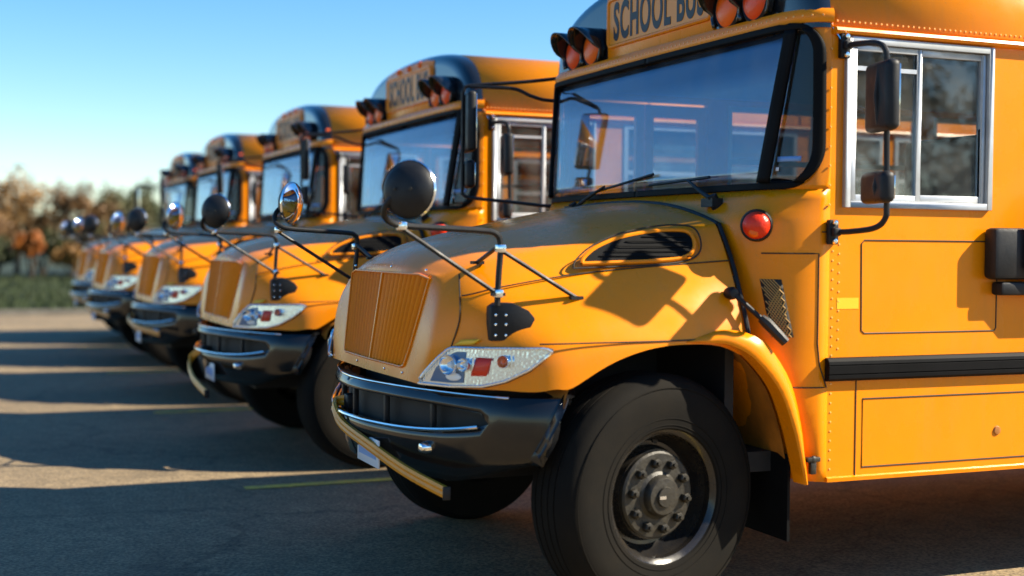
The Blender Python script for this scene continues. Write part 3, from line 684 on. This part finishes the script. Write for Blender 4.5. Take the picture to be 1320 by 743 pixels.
        t = MB(); t.bb(-.94, -.838, sgn * 1.2, sgn * 1.2015, 1.175, 1.218); B(t, 'reflective_decal', DECAL, bs)
        # T handle latch near the fender
        t = MB(); t.bb(-.765, -.705, sgn * 1.19, sgn * 1.214, .583, .602); t.bb(-.748, -.722, sgn * 1.19, sgn * 1.212, .535, .585); t.lathe([(0, .012), (.014, .008), (.016, 0)], (-.735, sgn * 1.205, .592), (0, sgn, 0), 12)
        B(t, 'panel_latch', HUBM, bs, bevel=.004)
        t = MB(); t.lathe([(0, .008), (.016, .006), (.020, 0)], (-1.647, sgn * 1.2, .664), (0, sgn, 0), 14); B(t, 'locker_lock', PAINTD, bs)
        # passenger windows
        for i in range(9):
            a, b = -1.80 - .74 * i, -2.43 - .74 * i; t = MB()
            for q in ((a, a - .03, ZB, ZT), (b + .03, b, ZB, ZT), (a - .03, b + .03, ZB, ZB + .03), (a - .03, b + .03, ZT - .03, ZT), (a - .03, b + .03, 1.89, 1.92)):
                t.bb(q[0], q[1], sgn * 1.165, sgn * 1.208, q[2], q[3])
            pw = B(t, 'passenger_window', ALU)
            t = MB(); t.bb(a - .028, b + .028, sgn * 1.182, sgn * 1.187, ZB + .03, ZT - .03); B(t, 'pane', GLASSS, pw)
    # driver's sliding window
    t = MB()
    def fr(x0, x1, z0, z1, w, ya, yb):
        t.bb(x0, x0 - w, ya, yb, z0, z1); t.bb(x1 + w, x1, ya, yb, z0, z1); t.bb(x0 - w, x1 + w, ya, yb, z0, z0 + w); t.bb(x0 - w, x1 + w, ya, yb, z1 - w, z1)
    fr(-.856, -1.584, 1.571, 2.232, .026, 1.17, 1.218); dw = B(t, 'driver_window', ALU, bevel=.002)
    t = MB(); fr(-.890, -1.225, 1.60, 2.203, .022, 1.186, 1.206); B(t, 'sliding_sash', ALU, dw, bevel=.002)
    t = MB(); fr(-1.205, -1.556, 1.60, 2.203, .026, 1.176, 1.200); B(t, 'fixed_sash', ALU, dw, bevel=.002)
    t = MB(); t.bb(-.912, -1.2, 1.186, 1.206, 2.105, 2.122); B(t, 'sash_bar', ALU, dw)
    t = MB(); t.bb(-.910, -1.206, 1.193, 1.198, 1.62, 2.185); B(t, 'pane', GLASSS, dw)
    t = MB(); t.bb(-1.229, -1.532, 1.183, 1.188, 1.624, 2.18); B(t, 'pane', GLASSS, dw)
    # entrance door on the kerb side
    for x0, x1 in ((-.865, -1.255), (-1.265, -1.655)):
        t = MB()
        for q in ((x0, x0 - .05, .55, 2.21), (x1 + .05, x1, .55, 2.21), (x0 - .05, x1 + .05, .55, .65), (x0 - .05, x1 + .05, 2.14, 2.21), (x0 - .05, x1 + .05, 1.30, 1.36)): t.bb(q[0], q[1], -1.165, -1.195, q[2], q[3])
        dd = B(t, 'entrance_door', PAINT)
        for a, b in ((.65, 1.30), (1.36, 2.14)):
            t = MB(); t.bb(x0 - .048, x1 + .048, -1.178, -1.183, a, b); B(t, 'pane', GLASSS, dd)
    # ---- roof and front cap
    HS = [(1.2, 2.262), (1.196, 2.33), (1.183, 2.40), (1.155, 2.47), (1.10, 2.54), (1.01, 2.60), (.86, 2.655), (.65, 2.695), (.35, 2.722), (0, 2.730)]
    half = [(v.x, v.y) for v in crom([(a, b, 0) for a, b in HS], 28)]
    sec = half + [(-a, b) for a, b in half[::-1][1:]]
    t = MB(); rows = []
    for x in (-.79, -2.0, -3.2, -4.4, -5.6, -6.8, -8.0, -8.9, -9.1, -9.19):
        k = {-9.1: .985, -9.19: .94}.get(x, 1); rows.append([(x, a * k, 2.262 + (b - 2.262) * k) for a, b in sec])
    t.grid(rows); roof = B(t, 'roof', PAINT, angle=50, solid=.02)
    t = MB(); t.grid([[(x, a * .965, 2.262 + (b - 2.262) * .93) for a, b in sec] for x in (-.82, -9.1)]); B(t, 'ceiling', INT, roof, angle=60)
    for x in (-2.0, -3.2, -4.4, -5.6, -6.8, -8.0):
        t = MB(); t.tube([(x, a * 1.002, 2.262 + (b - 2.262) * 1.004) for a, b in sec], .006, 6); B(t, 'roof_seam', PAINT, roof)
    t = MB(); t.bb(XB - .03, XB, -1.195, 1.195, .5, 2.27); t.prism([(a * .94, 2.262 + (b - 2.262) * .94) for a, b in sec], lambda a, b, d: (d, a, b), XB - .03, XB + .015); B(t, 'rear_wall', PAINT)
    # front cap (black), blends from roof to front face
    t = MB(); rows = []
    for x, k, dz in ((-.79, 1.001, 0), (-.765, .998, 0), (-.735, .985, 0), (-.712, .960, 0), (-.700, .925, 0), (-.698, .88, 0)):
        rows.append([(x, a * k, 2.262 + (b - 2.262) * (1 - (1 - k) * 1.3)) for a, b in sec])
    t.grid(rows); n = len(sec); t.add(rows[-1], [tuple(range(n))])
    cap = B(t, 'front_cap', BLACK, angle=40)
    # rain gutter over the windshield with rivets
    t = MB(); rows = []
    for z, o_ in ((2.280, .0), (2.282, .016), (2.30, .022), (2.322, .018), (2.336, .006), (2.338, -.03)):
        L = slen(2.28); rows.append([Vector((p.x, p.y, z)) for p in (WS(-L + 2 * L * j / 60, 2.28, o_) for j in range(61))])
    t.grid(rows); gut = B(t, 'windshield_gutter', PAINT, cap, angle=40)
    t = MB()
    for j in range(70):
        L = slen(2.28); p = WS(-L + .04 + (2 * L - .08) * j / 69, 2.28, .021); p.z = 2.308; q = WS(-L + .04 + (2 * L - .08) * j / 69, 2.28, .05); q.z = 2.308
        t.lathe([(.005, -.002), (.004, .002), (0, .003)], p, q - p, 6)
    tagk(B(t, 'rivet_row', RIVET, cap), 'stuff')
    # header sign
    poly = [(-.50, 2.338), (.50, 2.338), (.515, 2.55), (.52, 2.665), (.35, 2.685), (0, 2.692), (-.35, 2.685), (-.52, 2.665), (-.515, 2.55)]
    t = MB(); t.prism(poly, lambda a, b, d: (d - .10 * max(0, b - 2.60) ** 1.2, a, b), -.705, -.688); hs = B(t, 'header_sign', PAINT, bevel=.003)
    rr = []
    for cx, cz, a0 in ((.46, 2.43, -90), (.46, 2.60, 0), (-.46, 2.60, 90), (-.46, 2.43, 180)):
        for q in range(5): a = R(a0 + q * 22.5); rr.append((cx + .03 * math.cos(a), cz + .03 * math.sin(a)))
    t = MB(); t.tube([(-.686, a, b) for a, b in rr], .011, 8, closed=True); B(t, 'sign_border', PAINT, hs)
    t = MB(); t.prism(rr, lambda a, b, d: (d, a, b), -.689, -.684); B(t, 'sign_face', SIGN, hs)
    cu = bpy.data.curves.new('txt', 'FONT'); cu.body = 'SCHOOL BUS'; cu.align_x = 'CENTER'; cu.extrude = .004; cu.offset = .026; cu.size = 1; cu.space_character = 1.12
    to = bpy.data.objects.new('txt', cu); COL.objects.link(to); bpy.context.view_layer.update()
    me = bpy.data.meshes.new_from_object(to.evaluated_get(bpy.context.evaluated_depsgraph_get())); bpy.data.objects.remove(to)
    xs_ = [v.co.x for v in me.vertices]; ys_ = [v.co.y for v in me.vertices]; wd, hg = max(xs_) - min(xs_), max(ys_) - min(ys_); mxx = (max(xs_) + min(xs_)) / 2; mny = min(ys_)
    for v in me.vertices: v.co = Vector((-.6835 + v.co.z * .4, (v.co.x - mxx) * .86 / wd, 2.422 + (v.co.y - mny) * .190 / hg))
    me.materials.clear(); me.materials.append(LETTER); lo = bpy.data.objects.new('lettering', me); COL.objects.link(lo); lo.parent = hs
    lo['label'] = 'black SCHOOL BUS lettering'
    for y in (-.24, 0, .24):
        t = MB(); t.lathe([(.024, -.01), (.022, .012), (.012, .02), (0, .022)], (-.697, y, 2.668), (1, 0, .35), 14); B(t, 'clearance_lamp', AMBER, hs)
    for y in (-1.0, 1.0):
        t = MB(); t.box((-.775, y * 1.15, 2.42), (.06, .05, .035)); B(t, 'clearance_lamp', AMBER, cap, bevel=.012)
    # flashing lamps with visors
    for y, M in ((.645, AMBER), (.855, FLASHRED), (-.645, AMBER), (-.855, FLASHRED)):
        c = (-.690, y, 2.415)
        t = MB(); t.lathe([(.098, -.01), (.098, .018), (.088, .026), (.080, .022)], c, (1, 0, .04), 28); wl = B(t, 'warning_lamp', PLASTIC)
        t = MB(); t.lathe([(.084, .018), (.07, .034), (.04, .042), (0, .045)], c, (1, 0, .04), 28); B(t, 'lens', M, wl, angle=60)
        rows = []
        for i in range(25):
            a = R(-32 + 244 * i / 24); ln = .045 + .105 * max(0, math.sin(a)) ** .55; rr_ = .104
            rows.append([(c[0] - .01 + ln * q, c[1] + math.cos(a) * rr_ * (1 + .10 * q), c[2] + math.sin(a) * rr_ * (1 + .10 * q) - .012 * q) for q in (0, .35, .7, 1)])
        t = MB(); t.grid(rows); B(t, 'visor', BLACK, wl, angle=60, solid=.006)
    # ---- side mirrors
    t = MB(); tb = smooth_path([(-.845, 1.205, 2.193), (-.85, 1.30, 2.190), (-.862, 1.385, 2.182), (-.872, 1.425, 2.155), (-.875, 1.432, 2.09), (-.88, 1.432, 1.84), (-.885, 1.432, 1.58), (-.885, 1.425, 1.525), (-.87, 1.385, 1.490), (-.83, 1.29, 1.476), (-.803, 1.205, 1.474)], 60)
    t.tube(tb, .0115, 10); sm = B(t, 'side_mirror', PLASTIC)
    for x, z in ((-.845, 2.193), (-.803, 1.474)):
        t = MB(); t.bb(x - .022, x + .022, 1.2, 1.225, z - .048, z + .048); t.bb(x - .016, x + .016, 1.225, 1.25, z - .016, z + .016); B(t, 'bracket', PLASTIC, sm, bevel=.006)
        for dz in (-.035, .035): t = MB(); t.lathe([(0, .012), (.009, .010), (.011, 0)], (x, 1.226, z + dz), (0, 1, 0), 10); B(t, 'bolt', CHROME, sm)
    rot = Matrix.Rotation(R(-12), 3, 'Z')
    for (cz, sy, sz, dx) in ((1.978, .205, .262, .01), (1.640, .205, .120, .01)):
        c = Vector((-.862, 1.425 if cz > 1.8 else 1.405, cz))
        t = MB(); t.box(c, (.055, sy, sz), rot); mh = B(t, 'mirror_head', PLASTIC, sm, bevel=.024, seg=4)
        t = MB(); t.box(c + rot @ Vector((-.0285, 0, 0)), (.004, sy - .035, sz - .035), rot); B(t, 'mirror_face', MIRROR, sm, bevel=.001)
        t = MB(); t.tube([(c.x + .02, 1.432, cz - sz * .42), (c.x + .034, 1.432, cz), (c.x + .02, 1.432, cz + sz * .42)], .010, 8); B(t, 'mirror_clip', PLASTIC, sm)
    t = MB(); t.tube([(-.80, 1.2, 2.262), (-.835, 1.222, 2.20)], .004, 6); B(t, 'mirror_wire', CHROME, sm)
    # kerb-side mirror on long arms
    t = MB(); t.tube(smooth_path([(-.77, -1.19, 2.335), (-.60, -1.25, 2.312), (-.40, -1.335, 2.295), (-.285, -1.385, 2.285), (-.258, -1.395, 2.262), (-.255, -1.398, 2.2), (-.255, -1.398, 1.95), (-.255, -1.398, 1.72), (-.26, -1.395, 1.69), (-.30, -1.375, 1.672), (-.48, -1.29, 1.652), (-.64, -1.20, 1.632), (-.70, -1.17, 1.628)], 60), .010, 8); km = B(t, 'kerb_mirror', PLASTIC)
    t = MB(); t.tube(smooth_path([(-.29, -1.38, 2.28), (-.38, -1.32, 2.275), (-.50, -1.25, 2.265), (-.58, -1.215, 2.228), (-.65, -1.19, 2.207), (-.73, -1.165, 2.203)], 30), .010, 8); B(t, 'support_tube', PLASTIC, km)
    rot2 = Matrix.Rotation(R(-13), 3, 'Z')
    for cz, sy, sz in ((2.085, .235, .325), (1.80, .15, .15)):
        c = Vector((-.285, -1.375, cz)); t = MB(); t.box(c, (.05, sy, sz), rot2); mh = B(t, 'mirror_head', PLASTIC, km, bevel=.02, seg=3)
        t = MB(); t.box(c + rot2 @ Vector((-.026, 0, 0)), (.004, sy - .03, sz - .03), rot2); B(t, 'mirror_face', MIRROR, km, bevel=.001)
    # ---- wheels
    def wheel(x, y, sgn, steer, full=True):
        ax = Vector((0, sgn, 0)); rw = .465
        prof = [(.250, .118), (.262, .136), (.30, .142), (.36, .148), (.405, .143), (.437, .128), (.452, .108), (.461, .085)]
        for gz in (.060, .020, -.020, -.060): prof += [(.465, gz + .016), (.465, gz + .004), (.452, gz + .002), (.452, gz - .002), (.465, gz - .004)]
        prof += [(.461, -.085), (.452, -.108), (.437, -.128), (.36, -.146), (.262, -.136), (.25, -.118)]
        t = MB(); t.lathe([(.235, .04), (.236, .112), (.246, .122), (.256, .128), (.258, .120), (.250, .108), (.240, .10)], (0, 0, 0), ax, 48)
        # dished disc
        t.lathe([(.236, .085), (.215, .030), (.20, .016), (.186, .014), (.176, .030), (.172, .062), (.10, .066), (.0, .066)], (0, 0, 0), ax, 48)
        wh = B(t, 'wheel', RIMM, angle=30, loc=(x, y, rw)); wh.rotation_euler = (0, 0, steer)
        t = MB(); t.lathe(prof, (0, 0, 0), ax, 64); B(t, 'tyre', RUBBER, wh, angle=30)
        if full:
            t = MB()
            for rr_, h in ((.415, .1425), (.30, .1425), (.275, .139)): t.tube([(rr_ * math.cos(2 * math.pi * k / 64), sgn * h, rr_ * math.sin(2 * math.pi * k / 64)) for k in range(64)], .0022, 5, closed=True)
            B(t, 'sidewall_ring', RUBBER, wh)
        t = MB(); t.lathe([(.168, .060), (.168, .080), (.160, .087), (.092, .090), (.080, .098), (.076, .118), (.068, .128), (.040, .130), (.037, .140), (0, .142)], (0, 0, 0), ax, 36); B(t, 'hub', HUBM, wh, angle=30)
        for k in range(10):
            a = 2 * math.pi * k / 10 + .15; c = (.128 * math.cos(a), sgn * .084, .128 * math.sin(a)); t = MB()
            t.lathe([(.020, 0), (.0195, .024), (.015, .029), (.009, .030), (.009, .040), (0, .041)], c, ax, 6); B(t, 'lug_nut', HUBM, wh, angle=20)
        if full:
            for k in range(5):
                a = 2 * math.pi * k / 5 + .5; t = MB(); t.lathe([(.014, 0), (0, .0)], (.204 * math.cos(a), sgn * .0205, .204 * math.sin(a)), ax, 14); B(t, 'hand_hole', SEAM, wh)
            t = MB(); t.box((.02, sgn * .141, .0), (.03, .004, .012)); B(t, 'hub_tag', CHROME, wh)
        return wh
    wl_ = wheel(-.125, .965, 1, R(10)); wr_ = wheel(-.125, -.965, -1, R(10))
    for s_ in (1, -1): wheel(-6.1, s_ * 1.0, s_, 0, False); wheel(-6.1, s_ * .66, s_, 0, False)
    # ---- chassis, engine mass, axle
    t = MB(); t.bb(-.46, .50, -.45, .45, .46, 1.18); t.bb(-9.0, .66, .36, .44, .52, .68); t.bb(-9.0, .66, -.44, -.36, .52, .68); t.bb(-9.0, -.55, -1.0, 1.0, .52, .60); t.bb(.44, .58, -.42, .42, .55, 1.15)
    B(t, 'chassis', CHASSIS)
    t = MB(); t.tube([(-.125, -.85, .44), (-.125, .85, .44)], .05, 10); t.tube([(-6.1, -.9, .465), (-6.1, .9, .465)], .07, 10); B(t, 'axle', CHASSIS)
    t = MB(); t.bb(-.50, -.46, -1.0, 1.0, .5, 1.3); B(t, 'firewall', CHASSIS)
    # ---- interior
    t = MB(); t.bb(XB + .02, -.75, -1.15, 1.15, .74, .80); B(t, 'floor', SEATM)
    t = MB(); t.prism([(-.64, 1.60), (-.64, .85), (-.95, .85), (-1.02, 1.40), (-.95, 1.56), (-.80, 1.625)], lambda a, b, d: (a, d, b), -1.05, 1.08); B(t, 'dashboard', SEATM, bevel=.02)
    t = MB(); c = Vector((-1.13, .58, 1.60)); ax = Vector((-.5, 0, .86)).normalized(); u = Vector((0, 1, 0)); q = ax.cross(u)
    t.tube([c + (u * math.cos(a) + q * math.sin(a)) * .2 for a in (2 * math.pi * k / 28 for k in range(28))], .013, 8, closed=True); st = B(t, 'steering_wheel', PLASTIC)
    t = MB(); t.tube([c - ax * .05, c - ax * .5], .025, 8); t.tube([c + u * .2, c - ax * .04, c - u * .2], .011, 6); B(t, 'steering_column', PLASTIC, st)
    t = MB(); t.bb(-1.95, -1.45, .30, .80, .95, 1.2); t.box((-1.93, .55, 1.55), (.14, .50, .75)); B(t, 'driver_seat', SEATM, bevel=.04)
    for i in range(8):
        for s_ in (1, -1):
            x = -2.75 - i * .76; t = MB(); t.bb(x, x + .40, s_ * .30, s_ * 1.12, 1.05, 1.18); t.bb(x - .10, x, s_ * .30, s_ * 1.12, 1.0, 1.72); B(t, 'bench_seat', SEATM, bevel=.03, seg=1)
    # stop arm folded on the driver's side
    t = MB(); t.bb(-1.80, -1.555, 1.2, 1.275, 1.29, 1.50); sa = B(t, 'stop_arm', PLASTIC, bevel=.02)
    t = MB(); t.bb(-1.80, -1.60, 1.2, 1.265, 1.225, 1.28); B(t, 'hinge', PLASTIC, sa, bevel=.012)
    t = MB(); t.prism([(-1.92 + .235 * math.cos(R(22.5 + 45 * k)), 1.43 + .235 * math.sin(R(22.5 + 45 * k))) for k in range(8)], lambda a, b, d: (a, d, b), 1.285, 1.295); B(t, 'sign_plate', STOPRED, sa)
    return root

ARMS = [[(.74, -.20, .725), (.775, -.225, .715), (.80, -.16, .69), (.80, -.03, .64), (.77, .28, .59), (.71, .56, .528), (.64, .84, .485)],
        [(.78, .02, .69), (.82, -.03, .655), (.845, -.03, .62), (.865, .05, .575), (.875, .30, .515), (.865, .72, .468)],
        [(.74, -.20, .725), (.785, -.19, .715), (.81, -.05, .69), (.80, .35, .655), (.74, .65, .635), (.65, .90, .615)],
        [(.74, -.20, .725), (.775, -.225, .715), (.80, -.16, .69), (.80, -.03, .66), (.77, .28, .63), (.71, .56, .60), (.64, .84, .58)],
        [(.74, -.20, .725), (.775, -.225, .715), (.80, -.16, .69), (.80, -.03, .66), (.77, .28, .63), (.71, .56, .60), (.64, .84, .58)]]
ARMM = mat('arm_yellow', (0.74, 0.30, 0.012), 0.4, var=.15, vscale=12)
def add_arm(root, pts):
    path = crom(pts, 30); t = MB(); rows = []
    for i, p in enumerate(path):
        d = (path[min(i + 1, 29)] - path[max(i - 1, 0)]).normalized(); n = d.cross(Vector((0, 0, 1))).normalized(); u = n.cross(d)
        if n.x < 0: n = -n
        rows.append([p + n * a + u * b for a, b in ((-.010, -.022), (.004, -.022), (.008, -.010), (.004, 0), (.008, .010), (.004, .022), (-.010, .022))])
    t.grid(rows, True); t.add(rows[0], [tuple(range(7))]); t.add(rows[-1], [tuple(range(7))])
    a = t.build('crossing_arm', ARMM, root, angle=30)
    p = path[0]; t = MB(); t.bb(p.x - .06, p.x + .006, p.y - .02, p.y + .05, p.z - .04, p.z + .03); t.build('arm_hinge', PLASTIC, a, bevel=.012)
    t = MB(); t.box(path[-1], (.03, .012, .05)); t.build('arm_tip', PLASTIC, a, bevel=.003)

bus = make_bus()
def copy_tree(o, parent=None):
    c = o.copy(); COL.objects.link(c); c.parent = parent
    for ch in o.children: copy_tree(ch, c)
    return c
LABELS = ['yellow school bus nearest the camera, its driver window and front wheel in full view',
          'second yellow school bus in the row, right behind the nearest bus',
          'third yellow school bus, in the middle of the row of five',
          'fourth yellow school bus, between the third and the farthest',
          'farthest yellow school bus at the far end of the row']
buses = [bus] + [copy_tree(bus) for _ in range(4)]
for i, b in enumerate(buses):
    b.location = ((0, 0, 0, .05, -.06)[i], -3.66 * i, 0); b.rotation_euler.z = R((0, 0, 0, .5, -.4)[i])
    for ch in b.children:
        if ch.name.startswith('wheel') and ch.location.x > -1 and i: ch.rotation_euler.z = R((10, 4, 7, -3, 2)[i])
    tag(b, LABELS[i], 'school bus', 'school buses parked side by side')
    add_arm(b, ARMS[i])

# ------------------------------------------------------------------ trees beyond the lot
BARK = mat('bark', (0.075, 0.055, 0.038), 0.9, var=.4, vscale=5, bump=.4, bscale=12)
def leafmat(n, c):
    M = mat(n, c, 0.6, var=.45, vscale=1.1); M.node_tree.nodes['Principled BSDF'].inputs['Transmission Weight'].default_value = 0
    return M
LEAF = dict(tan=leafmat('leaf_tan', (.34, .175, .045)), brown=leafmat('leaf_brown', (.17, .082, .022)), green=leafmat('leaf_green', (.05, .060, .014)),
            olive=leafmat('leaf_olive', (.085, .075, .020)), orange=leafmat('leaf_orange', (.42, .125, .012)))
def tree(name, loc, h, rad, kind, label, cat, group, seed, n=2600, shrub=False):
    rg = random.Random(seed)
    root = bpy.data.objects.new(name, None); COL.objects.link(root); root.location = loc; tag(root, label, cat, group)
    t = MB(); tips = []
    if shrub:
        for k in range(5):
            a = 6.28 * k / 5 + rg.random(); e = Vector((math.cos(a) * rad * .6, math.sin(a) * rad * .6, h * rg.uniform(.5, .8)))
            t.tube([(0, 0, -.1), e * .5 + Vector((0, 0, h * .1)), e], [.05, .035, .012], 6); tips.append(e)
    else:
        tr = [Vector((rg.uniform(-.05, .05) * i, rg.uniform(-.05, .05) * i, -.1 + h * .72 * i / 5)) for i in range(6)]
        t.tube(tr, [h * .032 * (1 - .14 * i) for i in range(6)], 8)
        for k in range(11):
            b = tr[2 + k % 4]; a = 2.4 * k + rg.random(); ln = rad * rg.uniform(.55, .95); e = b + Vector((math.cos(a) * ln, math.sin(a) * ln, h * rg.uniform(.08, .26)))
            t.tube([b, (b + e) / 2 + Vector((0, 0, .12)), e], [h * .013, h * .009, h * .004], 5); tips += [e, lerp(b, e, .6)]
        tips.append(tr[-1] + Vector((0, 0, h * .1)))
    t.build('trunk', BARK, root)
    c = MB()
    cl = [(p, rad * rg.uniform(.26, .44)) for p in tips] + [(Vector((rg.gauss(0, rad * .35), rg.gauss(0, rad * .35), h * rg.uniform(.45, .92))), rad * rg.uniform(.22, .36)) for _ in range(8)]
    for i in range(n):
        p, r = cl[i % len(cl)]; d = Vector((rg.gauss(0, 1), rg.gauss(0, 1), rg.gauss(0, .8))); d = d.normalized() * r * rg.random() ** .45
        q = p + d
        if q.z < .12: continue
        s = rg.uniform(.045, .095) * (1 + h * .06); u = Vector((rg.gauss(0, 1), rg.gauss(0, 1), rg.gauss(0, 1))).normalized(); v = u.orthogonal().normalized()
        c.add([q - u * s, q + v * s * .55, q + u * s, q - v * s * .55], [(0, 1, 2, 3)])
    c.build('crown', LEAF[kind], root, angle=0, merge=False)
    return root
TS = [('autumn_tree', (2.4, -56, 0), 4.7, 1.9, 'tan', 'tall tan autumn tree at the left edge of the tree line', 'tree'),
      ('autumn_tree', (-.5, -60, 0), 4.5, 1.9, 'tan', 'tan-leaved autumn tree second from the left edge', 'tree'),
      ('autumn_tree', (-2.9, -58, 0), 4.0, 1.8, 'brown', 'brown-leaved tree between the tan trees and the farthest bus', 'tree'),
      ('autumn_tree', (-4.7, -60, 0), 3.9, 1.7, 'olive', 'olive-green tree just left of the farthest bus', 'tree'),
      ('autumn_tree', (-6.4, -62, 0), 4.4, 1.6, 'green', 'dark green tree rising beside the farthest bus', 'tree')]
for i, (nm, loc, h, r_, k, lb, ct) in enumerate(TS): tree(nm, loc, h, r_, k, lb, ct, 'trees beyond the grass', 40 + i, 4200)
SH = [((-.6, -50, 0), 1.9, .62, 'orange', 'bright orange shrub in front of the tan trees'), ((.9, -50.5, 0), 1.5, 1.1, 'green', 'dark green shrub at the left edge under the tan tree'),
      ((-2.0, -49, 0), 1.25, .9, 'tan', 'pale dry shrub beside the orange shrub'), ((-3.4, -50, 0), 1.7, 1.1, 'brown', 'brown shrub right of the pale dry shrub'),
      ((-5.0, -49.5, 0), 1.8, 1.1, 'olive', 'olive shrub nearest the farthest bus'), ((-1.2, -53, 0), 2.0, 1.2, 'green', 'dark green shrub behind the orange shrub')]
SH += [((3.1, -53, 0), 2.0, 1.5, 'brown', 'brown shrub at the far left edge beside the tall tan tree'), ((-3.0, -53.5, 0), 2.1, 1.5, 'olive', 'olive shrub behind the pale dry shrub'),
       ((-4.6, -53, 0), 2.2, 1.5, 'brown', 'broad brown shrub behind the olive shrub'), ((.6, -54, 0), 2.2, 1.6, 'brown', 'brown shrub below the second tan tree')]
for i, (loc, h, r_, k, lb) in enumerate(SH): tree('shrub', loc, h, r_, k, lb, 'shrub', 'shrubs along the grass', 80 + i, 2200, True)
# trees across the lot, seen reflected in the driver's window
for i, (loc, h, r_, k, lb) in enumerate((((-19, 24, 0), 7.5, 2.8, 'green', 'leafy tree across the lot, mirrored in the driver window'), ((-25, 25, 0), 7.0, 2.7, 'olive', 'leafy tree across the lot, mirrored in the driver window'), ((-14, 25, 0), 6.5, 2.4, 'green', 'leafy tree across the lot, mirrored in the driver window'))):
    tree('lot_tree', loc, h, r_, k, lb, 'tree', 'trees across the lot', 120 + i, 3000)
